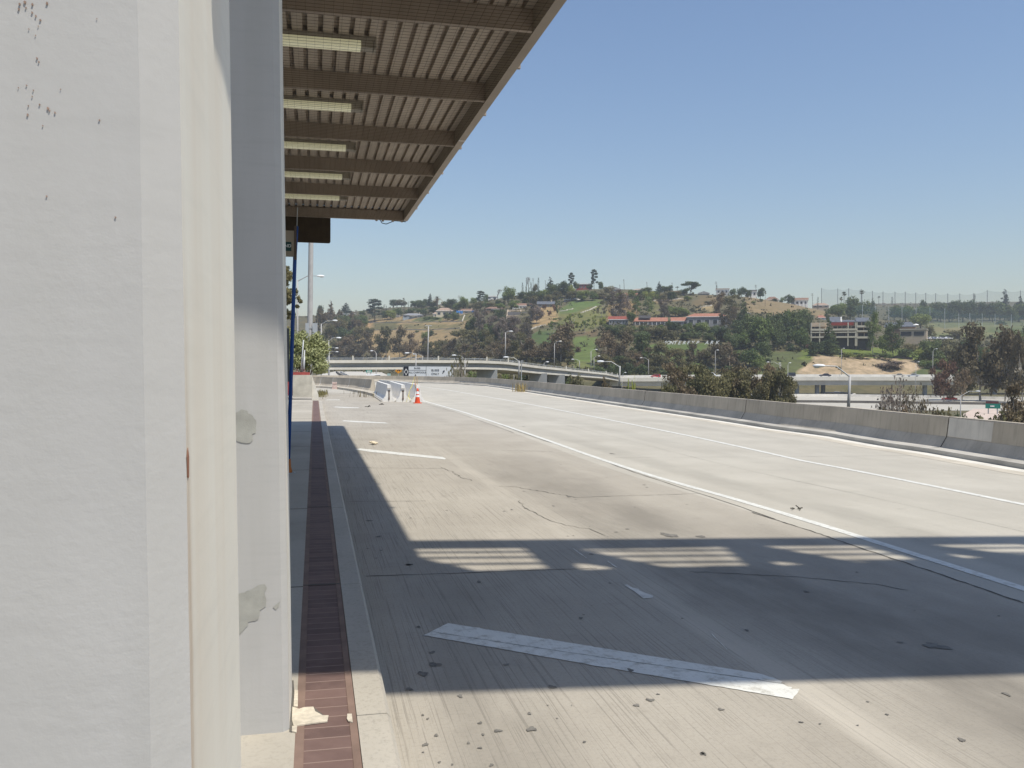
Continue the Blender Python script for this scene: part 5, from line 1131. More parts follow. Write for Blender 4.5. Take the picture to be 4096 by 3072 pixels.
class HB:
    """oriented builder: local x along the front, y away from the camera, z up"""
    def __init__(s, o, ex, ey): s.o, s.ex, s.ey = np.array(o, float), ex, ey
    def p(s, x, y, z): return s.o + s.ex*x + s.ey*y + np.array([0, 0, z])
    def box(s, mb, x0, x1, y0, y1, z0, z1): mb.add([s.p(*q) for q in ((x0,y0,z0),(x1,y0,z0),(x1,y1,z0),(x0,y1,z0),(x0,y0,z1),(x1,y0,z1),(x1,y1,z1),(x0,y1,z1))], [(3,2,1,0),(4,5,6,7),(0,1,5,4),(1,2,6,5),(2,3,7,6),(3,0,4,7)]); return mb
def house(x, yb, w, h, wall, roof, label, style='hip', d=None, yaw=0.0, wins=3, awning=False, chimney=False, name='house', rf=.42, deep=.55, cols=0):
    if d is None: d = hit(x, yb)
    c = at(x, yb, d); W = w*d/F; H = h*d/F; ex, ey = face_frame(x, d, yaw); hb = HB(c, ex, ey); D = max(6.0, W*deep)
    r = empty(name, c); tag(r, label, 'house', 'houses on the hill'); hw = H*(1-rf) if style != 'flat' else H*.86
    m = MB(); hb.box(m, -W/2, W/2, 0, D, -3.0, hw); m.build('wall', WALLM[wall], r)
    e = .5; m = MB(); z0, z1 = hw+.01, H
    if style == 'flat': hb.box(m, -W/2-e, W/2+e, -e, D+e, z0, z1)
    else:
        k = D/2 if style == 'hip' else -e; k = min(k, W*.32) if style == 'hip' else k
        P = [hb.p(-W/2-e,-e,z0), hb.p(W/2+e,-e,z0), hb.p(W/2+e,D+e,z0), hb.p(-W/2-e,D+e,z0), hb.p(-W/2+k,D/2,z1), hb.p(W/2-k,D/2,z1)]
        if style == 'front':   # gable towards the camera
            P = [hb.p(-W/2-e,-e,z0), hb.p(W/2+e,-e,z0), hb.p(W/2+e,D,z0), hb.p(-W/2-e,D,z0), hb.p(0,-e,z1), hb.p(0,D,z1)]; m.add(P, [(0,1,4),(1,2,5,4),(2,3,5),(3,0,4,5),(3,2,1,0)])
        else: m.add(P, [(0,1,5,4),(1,2,5),(2,3,4,5),(3,0,4),(3,2,1,0)])
    ro = m.build('roof', ROOFM[roof], r)
    fa = MB(); hb.box(fa, -W/2-e, W/2+e, -e-.05, -e-.002, z0-.28, z0+.02); fa.build('fascia', TRIM if wall in ('white', 'cream', 'tan', 'grey') else ROOFM['dark'], r)
    n = wins
    for i in range(n):
        cx = -W/2 + W*(i+.5)/n; wh = hw*.42; m = MB(); hb.box(m, cx-W/n*.28, cx+W/n*.28, -.09, .02, hw*.34, hw*.34+wh); f = m.build('window', TRIM, r)
        g = MB(); hb.box(g, cx-W/n*.28+.1, cx+W/n*.28-.1, -.12, -.092, hw*.34+.1, hw*.34+wh-.1); g.build('pane', GLASS, f)
    if awning: m = MB(); hb.box(m, -W*.18, W*.22, -2.2, -.1, hw*.72, hw*.82); m.build('awning', TRIM, r)
    if chimney: m = MB(); hb.box(m, W*.28, W*.28+.9, D*.4, D*.4+.9, z0, z1+.9); m.build('chimney', WALLM['tan'], ro)
    for i in range(cols): m = MB(); cx = -W/2+W*(i+.5)/cols; hb.box(m, cx-.14, cx+.14, -.46, -.2, 0, hw); m.build('post', TRIM, r)
    return hb, r, W, H, D
house(1384, 1264, 70, 10, 'white', 'white', 'long white flat-roofed house half hidden by conifers on the ridge', 'flat', wins=2)
house(1590, 1272, 20, 10, 'white', 'grey', 'small white shed at the left end of the terraced slope', 'flat', wins=1)
house(1653, 1274, 82, 22, 'blue', 'grey', 'low grey house with white awning above the terraced slope', 'hip', wins=4, awning=True, chimney=True)
house(1778, 1268, 66, 38, 'cream', 'tile', 'cream two-storey house with hipped tan tile roof', 'hip', wins=3, rf=.34)
house(1745, 1267, 26, 20, 'cream', 'tile', 'small cream wing with open porch attached left of the two-storey house', 'hip', wins=1, cols=3)
house(1866, 1256, 66, 22, 'tan', 'brown', 'brown-roofed house with blue tarps hung on its front', 'hip', wins=3, chimney=True)
tb = worn('blue_tarp', (.06,.22,.52), .5, .2, .6)
for x, yb, w, h, l in ((1838,1254,26,11,'larger blue tarp covering the left side of the brown-roofed house'), (1892,1250,10,8,'small blue tarp on the right corner of the brown-roofed house')):
    d = hit(1866, 1256) - 3; c = at(x, yb, d); ex, ey = face_frame(x, d); hb = HB(c, ex, ey); W, H = w*d/F, h*d/F; m = MB(); n = 8
    vs = [hb.p(-W/2+W*i/n, -.3-.5*math.sin(i*2.1)*j, H*(1-j)+.2*math.sin(i*1.7)) for i in range(n+1) for j in (0, .5, 1)]; m.add(vs, [(3*i+j, 3*i+3+j, 3*i+4+j, 3*i+1+j) for i in range(n) for j in (0, 1)]); tag(m.build('blue_tarp', tb), l, 'tarp', 'blue tarps')
house(1980, 1246, 84, 20, 'brown', 'brown', 'long low brown-roofed house with white awning behind grey-brown trees', 'hip', wins=4, awning=True)
house(1968, 1200, 42, 17, 'white', 'white', 'plain white hall on the ridge beside the umbrella pine', 'flat', wins=2)
house(1775, 1226, 24, 18, 'cream', 'tile', 'small cream house on the skyline right of the date palm', 'hip', wins=2)
hb, r, W, H, D = house(2077, 1236, 54, 24, 'white', 'brown', 'brown-roofed house with white veranda above stepped garden walls', 'side', wins=4, cols=5, rf=.45)
house(2184, 1230, 68, 26, 'dim', 'slate', 'dark low house with grey-blue roof above the dry tan slope', 'side', wins=3, rf=.5, chimney=True)
house(2122, 1226, 16, 14, 'red', 'brown', 'tiny red-brown outbuilding between the two dark houses', 'front', wins=1)
house(2336, 1160, 62, 26, 'red', 'white', 'dark red house with flat white roof on the hilltop', 'flat', wins=5, deep=.4)
house(2460, 1166, 40, 18, 'grey', 'grey', 'pale grey gabled house on the skyline right of the hilltop house', 'front', wins=2)
house(2393, 1198, 64, 17, 'tan', 'orange', 'low cottage with bright orange tile roof above the green slope', 'hip', wins=3, rf=.55, chimney=True)
house(2288, 1206, 62, 15, 'grey', 'white', 'bungalow with pale white roof behind olive bushes', 'hip', wins=3, rf=.5)
house(2520, 1192, 58, 21, 'dim', 'orange', 'dark-walled house with orange gabled roof among skyline trees', 'side', wins=3, rf=.5)
house(2626, 1188, 48, 16, 'tan', 'brown', 'tan house with flat brown roof behind yellow-green trees', 'hip', wins=2, rf=.5)
house(2711, 1182, 50, 20, 'dim', 'brown', 'brown-roofed house with broad white trim below a small palm', 'side', wins=3, rf=.5)
house(2556, 1166, 50, 12, 'tan', 'tile', 'low pinkish house on the skyline beside a utility pole', 'hip', wins=2)
# terraces below the veranda house
d = hit(2077, 1246); r = empty('garden_terrace', at(2065, 1270, d)); tag(r, 'stepped garden retaining walls with pale side walls below the veranda house', 'retaining wall')
for (yb, yt, xa, xb, mt) in ((1245,1239,2030,2120,'tan'),(1261,1248,2030,2082,'dim'),(1266,1261,2028,2084,'tan'),(1258,1248,2088,2112,'dim'),(1272,1265,2086,2116,'white')):
    dd = d - (yb-1245)*1.1; c = at((xa+xb)/2, yb, dd); ex, ey = face_frame(2070, dd); hb = HB(c, ex, ey); W = (xb-xa)*dd/F; m = MB(); hb.box(m, -W/2, W/2, 0, 1.2, -1.5, (yb-yt)*dd/F); m.build('terrace_wall', WALLM[mt], r)
for xa, ya, xb, yb in ((2032,1240,2027,1268),(2084,1240,2078,1272)):
    m = MB(); p, q = at(xa, ya, d), at(xb, yb, d-26); m.sweep([p, q], [(-.35, -2), (-.35, .3), (.35, .3), (.35, -2)]); m.build('side_wall', WALLM['tan'], r)
# long red-roofed house in three wings with solar panel
hb, r, W, H, D = house(2474, 1302, 76, 38, 'grey', 'darkred', 'grey-walled left wing of the red-roofed house with tall windows', 'side', wins=6, rf=.36, name='house')
hb, r, W, H, D = house(2600, 1302, 134, 34, 'dim', 'orange', 'long low house with orange tile roof and black solar panel', 'side', wins=6, rf=.52, cols=8)  # shade below the roof put into the dim wall colour
d = hit(2600, 1302); c = at(2580, 1275, d); ex, ey = face_frame(2580, d); hq = HB(c, ex, ey); m = MB(); w2 = 46*d/F/2; m.prism([hq.p(-w2, D*.12, .3), hq.p(w2, D*.12, .3), hq.p(w2, D*.44, 2.0), hq.p(-w2, D*.44, 2.0)], (0, 0, .25)); m.build('solar_panel', ROOFM['dark'], r)
m = MB(); HB(at(2606, 1318, d-2), ex, ey).box(m, -24*d/F, 24*d/F, 0, 1, -3, 16*d/F); tag(m.build('retaining_wall', WALLM['grey']), 'pale grey retaining wall below the long orange-roofed house', 'retaining wall')
house(2718, 1304, 64, 36, 'grey', 'orange', 'grey house with orange hipped roof joining the larger villa', 'side', wins=3, rf=.44)
hb, r, W, H, D = house(2828, 1312, 158, 60, 'grey', 'orange', 'large grey-walled villa with wide orange tile roof and big windows', 'hip', wins=5, rf=.24, deep=.35)
house(2815, 1182, 44, 17, 'grey', 'grey', 'grey ridge house with pale base right of the umbrella tree', 'front', wins=2)
house(2890, 1178, 50, 24, 'white', 'tile', 'ridge house with wide pale flat roof and white walls', 'flat', wins=3, cols=4)
house(3002, 1190, 46, 30, 'white', 'dark', 'white two-storey ridge house with dark flat roof', 'flat', wins=3)
house(3088, 1204, 50, 18, 'tan', 'brown', 'low brown-roofed ridge house right of the tall fan palm', 'hip', wins=2, rf=.7)
house(3197, 1224, 66, 34, 'white', 'brown', 'two-storey ridge house with brown upper floor above white wall', 'side', wins=4, rf=.3, cols=5)
house(3282, 1233, 62, 22, 'tan', 'tile', 'tan stone house with pale roof at the right end of the ridge', 'hip', wins=3, rf=.45)
house(3282, 1278, 40, 18, 'white', 'orange', 'small house with steep orange roof above the balcony building', 'hip', wins=2, rf=.6)
for x, yb, w, h, wl, rf_, l in ((3535,1222,30,10,'tan','tile','distant tan house beside the netting left of the garage building'),(3578,1226,24,10,'white','orange','distant white house under the tall red cypress on the skyline'),(3689,1224,20,12,'white','brown','distant white house with brown roof above the bright green tree'),(3743,1224,24,13,'cream','brown','distant cream gabled house on the far ridge over the field'),(3798,1222,16,12,'white','brown','distant narrow white house among dark far trees'),(3610,1224,22,8,'cream','tile','distant low cream house above the far dark trees')):
    house(x, yb, w, h, wl, rf_, l, 'front', d=1230, wins=2)

# three-storey balcony building
def balcony_block():
    d = 436.0; x0, x1 = 3250, 3478; c = at(3364, 1384, d); ex, ey = face_frame(3364, d, .06); hb = HB(c, ex, ey); k = d/F; X = lambda x: (x-3364)*k; Z = lambda y: (1384-y)*k
    r = empty('balcony_building', c); tag(r, 'three-storey tan building with long dark balcony bays and slate roofs', 'building')
    m = MB(); hb.box(m, X(3250), X(3420), 3.5, 16, -4, Z(1288)); hb.box(m, X(3422), X(3478), 2.5, 16, -4, Z(1284)); m.build('wall', WALLM['tan'], r)
    for ya, yb, xa, xb in ((1314,1322,3248,3421),(1327,1331,3248,3421),(1345,1351,3248,3421),(1302,1310,3422,3479),(1322,1328,3422,3479),(1346,1354,3422,3479)):
        m = MB(); hb.box(m, X(xa), X(xb), 0, 3.49, Z(yb), Z(ya)); m.build('floor_slab', worn('slab_cream', (.50,.45,.36), .85, .1, .8), r)
    for ya, yb, xs in ((1304,1314,(3343,3360,3377,3394,3411)),(1331,1345,(3365,3403)),(1306,1315,(3257,3273)),(1331,1345,(3259,3276)),(1287,1301,(3433,3450,3466)),(1311,1321,(3437,3462)),(1332,1345,(3440,3464))):
        for x in xs:
            w = {5: 6.5, 3: 6.5}.get(len(xs), 17 if x > 3300 and x < 3420 else (7 if x < 3300 else 10)); m = MB(); y0 = 3.3 if x < 3422 else 2.3; hb.box(m, X(x-w), X(x+w), y0, y0+.15, Z(yb), Z(ya)); m.build('window', GLASS, r)
    for x in (3251, 3418, 3423, 3476, 3390, 3283):
        m = MB(); hb.box(m, X(x)-.25, X(x)+.25, .1, .6, Z(1384), Z(1290)); m.build('column', worn('slab_cream', (.5,.45,.36)), r)
    m = MB(); hb.box(m, X(3326), X(3411), 1.0, 1.2, Z(1301), Z(1289)); m.build('red_sunshade', WALLM['red'], r)
    m = MB(); hb.box(m, X(3252), X(3420), 2.9, 3.3, -4.5, Z(1352)); hb.box(m, X(3423), X(3478), 1.9, 2.3, -4.5, Z(1355)); m.build('undercroft_shade', ROOFM['dark'], r)  # dark slab: shade of the open ground floor put into its colour
    sl = ROOFM['slate']
    for xa, xb, ya, yb in ((3322,3362,1264,1287),(3366,3421,1277,1286),(3420,3474,1268,1286)):
        m = MB(); m.prism([hb.p(X(xa), 1.5, Z(yb)), hb.p(X(xb), 1.5, Z(yb)), hb.p(X(xb), 7.5, Z(ya)), hb.p(X(xa), 7.5, Z(ya))], (0, 0, -.35)); m.build('roof', sl, r)
    m = MB(); m.prism([hb.p(X(3252), 1.2, Z(1305)), hb.p(X(3306), 1.2, Z(1305)), hb.p(X(3294), 1.2, Z(1288))], ey*12); m.build('gable', WALLM['tan'], r)
    m = MB(); m.prism([hb.p(X(3362), 1.4, Z(1286)), hb.p(X(3366), 1.4, Z(1286)), hb.p(X(3366), 7.6, Z(1264)), hb.p(X(3364), 7.6, Z(1266))], ex*.3); m.build('gable_trim', TRIM, r)
balcony_block()
def garage_block():
    d = 452.0; c = at(3656, 1376, d); ex, ey = face_frame(3656, d, -.05); hb = HB(c, ex, ey); k = d/F; X = lambda x: (x-3656)*k; Z = lambda y: (1376-y)*k
    r = empty('garage_building', c); tag(r, 'low tan building with two dark open bays and a terrace on top', 'building')
    m = MB(); hb.box(m, X(3604), X(3701), 0, 14, -4, Z(1320)); m.build('wall', WALLM['tan'], r)
    for a, b in ((3607,3646),(3655,3692)): m = MB(); hb.box(m, X(a), X(b), -.12, -.01, Z(1343), Z(1326)); m.build('bay_shade_panel', GLASS, r)  # dark panels: shade inside the open bays put into their colour
    m = MB(); hb.box(m, X(3602), X(3703), -.5, 14.2, Z(1319), Z(1315)); m.build('parapet', worn('slab_cream', (.5,.45,.36)), r)
    m = MB(); hb.box(m, X(3540), X(3655), 15, 24, -4, Z(1300)); m.build('upper_wall', WALLM['brown'], r)
    m = MB(); m.prism([hb.p(X(3534), 14.6, Z(1300)), hb.p(X(3658), 14.6, Z(1300)), hb.p(X(3636), 20, Z(1280)), hb.p(X(3540), 20, Z(1280))], (0, 0, -.35)); m.build('roof', ROOFM['slate'], r)
    u = empty('parasol', hb.p(X(3660), 6, Z(1314))); tag(u, 'white parasol open on the terrace of the low tan building', 'parasol'); q = hb.p(X(3660), 6, Z(1314))
    m = MB(); m.tube([q, q+np.array([0, 0, 2.6])], .05, 6); m.build('pole', M['steel'], u); m = MB(); m.lathe([(0, 2.7), (.8, 2.5), (1.5, 2.05), (1.45, 2.0), (0, 2.4)], q, 10); m.build('canopy', TRIM, u)
garage_block()

# ------------------------------------------------------------------ overpass and freeway bridges
def overpass():
    cp = [(1190,166,1432),(1317,168,1432),(1500,169,1431.5),(1700,172,1431.5),(1925,182,1434),(2023,192,1439),(2153,213,1457),(2269,240,1470),(2424,298,1488),(2479,340,1501),(2520,372,1505)]
    pts = resample([at(x, y, d) for x, d, y in cp], 70)
    r = empty('overpass', pts[20]); tag(r, 'curving concrete overpass with steel railing crossing behind the bus lane sign', 'overpass')
    def sw(name, prof, mat): m = MB(); m.sweep(pts, prof); m.build(name, mat, r)
    # heights are below the top rail; travel is left to right so the near side is at negative 'right'... offset sign + = towards the camera
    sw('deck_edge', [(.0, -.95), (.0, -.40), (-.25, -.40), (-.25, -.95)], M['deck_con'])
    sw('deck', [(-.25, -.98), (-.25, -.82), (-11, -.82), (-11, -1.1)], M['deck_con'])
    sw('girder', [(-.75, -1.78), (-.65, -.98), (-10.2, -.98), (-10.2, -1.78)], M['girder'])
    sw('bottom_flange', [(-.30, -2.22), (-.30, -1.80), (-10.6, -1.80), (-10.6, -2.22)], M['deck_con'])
    sw('top_rail', [(-.06, -.07), (-.06, .04), (-.17, .04), (-.17, -.07)], M['steel'])
    sw('mid_rail', [(-.08, -.28), (-.08, -.22), (-.15, -.22), (-.15, -.28)], M['steel'])
    for p in resample(pts, 46)[1:]:
        m = MB(); m.box(p[0]-.05, p[0]+.05, p[1]+.06, p[1]+.16, p[2]-.41, p[2]-.02); m.build('rail_post', M['steel'], r)
    for px in (1424, 1585, 1727, 1948, 2027, 2270, 2350, 2423, 2450, 2468):
        k = int(np.argmin([abs(math.atan2(p[0], p[1]) - math.atan2(*(ray(px, yhor(px))[:2]))) for p in pts])); p = pts[k]; m = MB(); m.box(p[0]-.12, p[0]+.12, p[1]+.02, p[1]+.26, p[2]-.41, p[2]+.42); m.build('tall_post', M['deck_con'], r)
    for px in (1958, 2145, 2230):
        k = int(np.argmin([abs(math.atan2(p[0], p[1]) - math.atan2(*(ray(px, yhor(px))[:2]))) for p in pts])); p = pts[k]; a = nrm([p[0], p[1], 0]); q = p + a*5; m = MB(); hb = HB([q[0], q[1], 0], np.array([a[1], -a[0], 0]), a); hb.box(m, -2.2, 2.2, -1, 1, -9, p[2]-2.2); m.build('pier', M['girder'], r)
overpass()
def connector():
    D0, D1 = 338.0, 353.0; xs = np.linspace(2440, 4300, 40)
    ztop = lambda px: np.interp(px, [2440, 2560, 2800, 3300, 3800, 4300], [-2.0, -1.9, -1.6, -1.15, -1.0, -1.0])
    N = [np.array([*at(x, yhor(x), D0)[:2], ztop(x)]) for x in xs]
    r = empty('freeway_bridge', N[18]); tag(r, 'long concrete freeway bridge on round columns carrying cars past the dirt bank', 'bridge')
    def sw(name, prof, mat): m = MB(); m.sweep(N, prof); m.build(name, mat, r)
    sw('deck', [(0, -.35), (0, 0), (-15, .15), (-15, -.35)], M['lane'])
    sw('near_parapet', [(.06, -1.15), (.06, .28), (-.16, .30), (-.16, -.4), (-.2, -1.15)], M['deck_con'])
    sw('box_girder', [(-1.3, -2.95), (-.6, -1.16), (-14.2, -1.16), (-13.6, -2.95)], worn('box_girder_concrete', (.60,.58,.54), .85, .1, .3, co='pos'))
    sw('far_barrier', [(-14.5, .16), (-14.5, 1.1), (-14.8, 1.1), (-14.9, .16)], worn('sunlit_barrier', (.66,.64,.59), .85, .12, .3, co='pos'))
    for px in (3188, 3269, 3293, 2900, 3700, 3980):
        q = at(px, yhor(px), D0 + (4 if px != 3293 else 9)); m = MB(); m.lathe([(.85, -9.5), (.85, ztop(px)-2.97)], (q[0], q[1], 0), 14); m.build('column', M['girder'], r, True)
    sp_ = MB(); sp_.sweep(N, [(1.5, -4.4), (1.5, -4.1), (-13, -4.1)][:2] + [(1.4, -4.1), (1.4, -4.4)])
connector()
def freeway():
    # lower freeway lanes, its walls and the loop ramp
    A = lambda px, d, z=-7.96: np.array([*at(px, yhor(px), d)[:2], z])
    m = MB(); xs = np.linspace(2500, 4400, 20); v = [A(x, 215, -7.93) for x in xs] + [A(x, 322 - max(0, x-3300)*.005, -7.93) for x in xs[::-1]]; m.poly(v); structure('freeway', m, M['lane'])
    wb = worn('freeway_wall', (.66,.63,.57), .85, .12, .4, co='pos'); dk = worn('median_rail', (.11,.10,.09), .8, .2, .5, co='pos')
    for pts, h, mt, nm, lb in (([(3000,318),(3360,322),(3700,312),(3970,300),(4300,290)], .95, wb, 'freeway_wall', 'pale low freeway wall running behind the lower red car'), ([(2500,262),(3300,262),(3560,258),(3950,252),(4300,240)], .75, dk, 'guard_rail', 'dark guard rail on the near side of the lower freeway lanes')):
        p = resample([A(x, d) for x, d in pts], 30); w = MB(); w.sweep(p, [(.2, -.1), (.12, h), (-.12, h), (-.2, -.1)]); tag(w.build(nm, mt), lb, 'barrier')
    s = MB(); P = resample([A(3200, 372, -7.2), A(3290, 362, -7.5), A(3345, 352, -7.7), A(3380, 342, -7.8), A(3370, 332, -7.85), A(3300, 327, -7.88), A(3200, 326, -7.88)], 40); s.sweep(P, [(-3.4, -.4), (-3.4, .35), (3.4, .35), (3.4, -.4)]); structure('loop_ramp', s, worn('ramp_asphalt', (.10,.10,.105), .9, .15, .3, co='pos'))
    s = MB(); s.sweep(P, [(-4.0, -.4), (-4.0, .6), (-3.41, .6), (-3.41, -.4)]); structure('ramp_kerb', s, wb)
    # off-ramp surface lower right and the lanes seen under the overpass
    s = MB(); s.poly([gz(x, y, -6.4) for x, y in ((3830,1672),(3900,1640),(3990,1640),(4010,1660),(3980,1680))]); s.prism([gz(x, y, -7.0) for x, y in ((3838,1676),(3895,1645),(3985,1645),(3970,1690))], (0, 0, .55)); structure('slip_road', s, worn('pinkish_pavement', (.52,.42,.35), .9, .12, .5, co='pos'))
    P0_ = [(1325,1512),(1345,1492),(1365,1484),(1480,1480),(1560,1490),(1600,1512)]
    s = MB(); s.poly([A(1200, 120, -4.4), A(1640, 120, -4.4), A(1610, 300, -2.9), A(1520, 590, -1.0), A(1340, 590, -1.0), A(1150, 300, -2.9)]); structure('freeway_lanes', s, worn('far_lane_concrete', (.50,.47,.41), .9, .12, .1, co='pos'))
    for i, (pts, lb) in enumerate((([(1470,150),(1455,240),(1400,360),(1362,520)], 'pale freeway median wall curving away under the overpass'), ([(1412,180),(1398,300),(1360,420),(1345,520)], 'darker second median wall under the overpass left of the pale one'), ([(1560,150),(1545,230),(1520,330),(1480,430)], 'right freeway wall under the overpass beside the green sign'))):
        p = resample([A(x, d, np.interp(d, (120, 300, 590), (-4.4, -2.9, -1.0))) for x, d in pts], 24); w = MB(); w.sweep(p, [(.3, -.2), (.15, 1.0), (-.15, 1.0), (-.3, -.2)]); tag(w.build('median_wall', wb if i != 1 else dk), lb, 'barrier', 'freeway walls under the overpass')
freeway()

# ------------------------------------------------------------------ signs
def board(name, label, x0, y0, x1, y1, d, face, cat='road sign', zg=-8.0, frame=TRIM):
    c = at((x0+x1)/2, (y0+y1)/2, d); ex, ey = face_frame((x0+x1)/2, d); hb = HB(c, ex, ey); k = d/F; W, H = (x1-x0)*k/2, (y1-y0)*k/2
    r = empty(name, (c[0], c[1], zg)); tag(r, label, cat)
    m = MB(); hb.box(m, -W, W, 0, .12, -H, H); m.build('panel', face, r)
    for sx in (-.6, .6): m = MB(); m.tube([hb.p(sx*W, .3, H*.8), np.array([*hb.p(sx*W, .3, 0)[:2], zg])], .1, 8); m.build('post', M['steel'], r)
    return hb, r, k, W, H, ex
SF = worn('white_sign_face', (.66,.68,.69), .5, .05, .5); BK = worn('black_sign_face', (.02,.022,.03), .5, .1, .5); GR = worn('green_sign_face', (.015,.20,.15), .5, .1, .5); OR = worn('orange_sign_face', (.62,.26,.02), .5, .1, .5)
d = 122.0; hb, r, k, W, H, ex = board('bus_lane_sign', 'wide white double sign reading BUSES ALL CARPOOLS and BUSES ONLY', 1612, 1464, 1814, 1511, d, SF, zg=-4)
XX = lambda x: (x-1713)*k; ZZ = lambda y: (1487.5-y)*k
m = MB(); hb.box(m, XX(1614.5), XX(1635), -.03, -.004, ZZ(1509), ZZ(1466)); bp2 = m.build('black_panel', BK, r)
m = MB(); dm = lambda s: [hb.p(XX(1625), -.045, ZZ(1488)+13.5*k*s), hb.p(XX(1625)+8*k*s, -.045, ZZ(1488)), hb.p(XX(1625), -.045, ZZ(1488)-13.5*k*s), hb.p(XX(1625)-8*k*s, -.045, ZZ(1488))]
A_, B_ = dm(1), dm(.72); m.add(A_+B_, [(i, (i+1) % 4, 4+(i+1) % 4, 4+i) for i in range(4)]); m.build('diamond', TRIM, bp2)
m = MB()
for a, b, y0, y1 in ((1635.5, 1704, 1480.5, 1481.5), (1704, 1705.2, 1464.5, 1510.5), (1612, 1814, 1464, 1464.8), (1813.3, 1814, 1464, 1511), (1612, 1612.8, 1464, 1511)): hb.box(m, XX(a), XX(b), -.02, -.004, ZZ(y1), ZZ(y0))
m.build('border_lines', BK, r)
for t, x, y, s in (('BUSES', 1669, 1476, 6.6), ('ALL CARPOOLS', 1669.5, 1493, 7.0), ('BUSES', 1741, 1485, 8.4), ('ONLY', 1741, 1499.5, 8.4)):
    text_mesh(t, hb.p(XX(x), -.02, ZZ(y)), s*k, ex, (0, 0, 1), BK, 'lettering', r, .004, 'CENTER')
def arrow(x0, y0, x1, y1, w):
    m = MB(); p, q = np.array([XX(x0), ZZ(y0)]), np.array([XX(x1), ZZ(y1)]); t = nrm(q-p); n_ = np.array([-t[1], t[0]]); L = np.linalg.norm(q-p); w *= k
    o = [p+n_*w*.5, p+t*L*.55+n_*w*.5, p+t*L*.5+n_*w*1.5, q, p+t*L*.5-n_*w*1.5, p+t*L*.55-n_*w*.5, p-n_*w*.5]; m.poly([hb.p(a[0], -.02, a[1]) for a in o]); m.build('arrow', BK, r)
arrow(1662, 1497, 1662, 1507.5, 2.6); arrow(1770, 1494, 1778, 1480, 3.2)
d = 300.0; hb, r, k, W, H, ex = board('green_sign', 'small green freeway sign with white lettering under the overpass', 1464, 1480.5, 1488, 1490, d, GR, zg=-4)
for zz in (.32, -.28): m = MB(); hb.box(m, -W*.7, W*.7, -.03, -.004, (zz-.14)*H, (zz+.14)*H); m.build('text_line', TRIM, r)
d = 190.0; c = at(1594, 1484, d); ex, ey = face_frame(1594, d); hb = HB(c, ex, ey); k = d/F
r = empty('warning_sign', (c[0], c[1], -4)); tag(r, 'orange diamond warning sign with black curved arrow under the overpass', 'road sign')
m = MB(); s = 14*k; m.prism([hb.p(0, 0, s), hb.p(s, 0, 0), hb.p(0, 0, -s*.75), hb.p(-s, 0, 0)], ey*.05); m.build('panel', OR, r)
m = MB(); m.poly([hb.p(a*k, -.02, b*k) for a, b in ((-6,-1),(-5,4),(0,6),(3,4),(3,7),(8,2),(3,-2),(3,1),(0,2.5),(-3,2),(-3.5,-1))]); m.build('arrow', BK, r)
m = MB(); m.tube([hb.p(0, .1, 0), np.array([*hb.p(0, .1, 0)[:2], -4])], .06, 6); m.build('post', M['steel'], r)
board('grey_sign', 'small pale teal sign panel under the overpass below the orange one', 1549, 1494, 1563, 1506, 210.0, worn('teal_grey_face', (.28,.38,.36), .5, .1, .5), zg=-4)
hb, r, k, W, H, ex = board('green_freeway_sign', 'green freeway sign beside dark tree at the lower right', 3945, 1615, 3998, 1634, 168.0, GR, zg=-9)
m = MB(); hb.box(m, -W*.35, W*.2, -.04, -.004, -H*.3, H*.25); m.build('text_line', TRIM, r)
m = MB(); hb.box(m, -W*.95, W*.75, .14, .3, H*1.05, H*2.0); m.build('back_panel', worn('sign_brown', (.14,.05,.05), .7, .2, 1), r)
# hillside letters
hl = empty('hillside_letters', at(2770, 1378, hit(2770, 1378))); tag(hl, 'row of white block letters spelling MONTEREY PARK standing on the hillside', 'sign')
WL = worn('white_letter', (.82,.82,.80), .6, .04, .5)
for chx, x in zip('MONTEREYPARK', (2654,2670,2684,2700,2718,2736,2754,2770,2790,2826,2846,2868)):
    yb = 1377 - (x-2654)*.004; dd = hit(x, 1384) - 14; ex, ey = face_frame(x, dd)
    text_mesh(chx, at(x-7, yb+1, dd), 14.5*dd/F, ex + np.array([0, 0, .10]), np.array([0, 0, 1])+ex*.35, WL, 'letter', hl, .25, bold=.02)

# ------------------------------------------------------------------ vehicles
TYRE = worn('tyre_rubber', (.02,.02,.02), .8, .2, 6); HUB = worn('wheel_hub', (.35,.35,.36), .4, .1, 5)
CARP = {'hatch': [(-2.0,.35),(-2.02,.75),(-1.75,1.38),(-.2,1.46),(.45,1.38),(1.15,.92),(1.95,.78),(2.05,.4)],
        'sedan': [(-2.3,.35),(-2.32,.85),(-1.7,.95),(-1.0,1.40),(.25,1.42),(1.0,.95),(2.1,.80),(2.3,.4)],
        'van': [(-2.3,.4),(-2.32,1.1),(-2.15,1.78),(.4,1.82),(1.25,1.12),(2.2,.95),(2.35,.45)],
        'pickup': [(-2.7,.5),(-2.7,1.15),(-2.62,1.95),(.1,1.98),(.75,1.9),(1.4,1.2),(2.6,1.08),(2.75,.5)]}
GLP = {'hatch': [(-1.55,.90),(-1.5,1.32),(-.2,1.39),(.4,1.32),(.92,.92)], 'sedan': [(-1.5,.96),(-.95,1.34),(.22,1.36),(.85,.95)], 'van': [(-2.0,1.1),(-1.95,1.66),(.35,1.70),(1.0,1.12)], 'pickup': [(-.9,1.25),(-.9,1.82),(.08,1.86),(.65,1.78),(1.1,1.25)]}
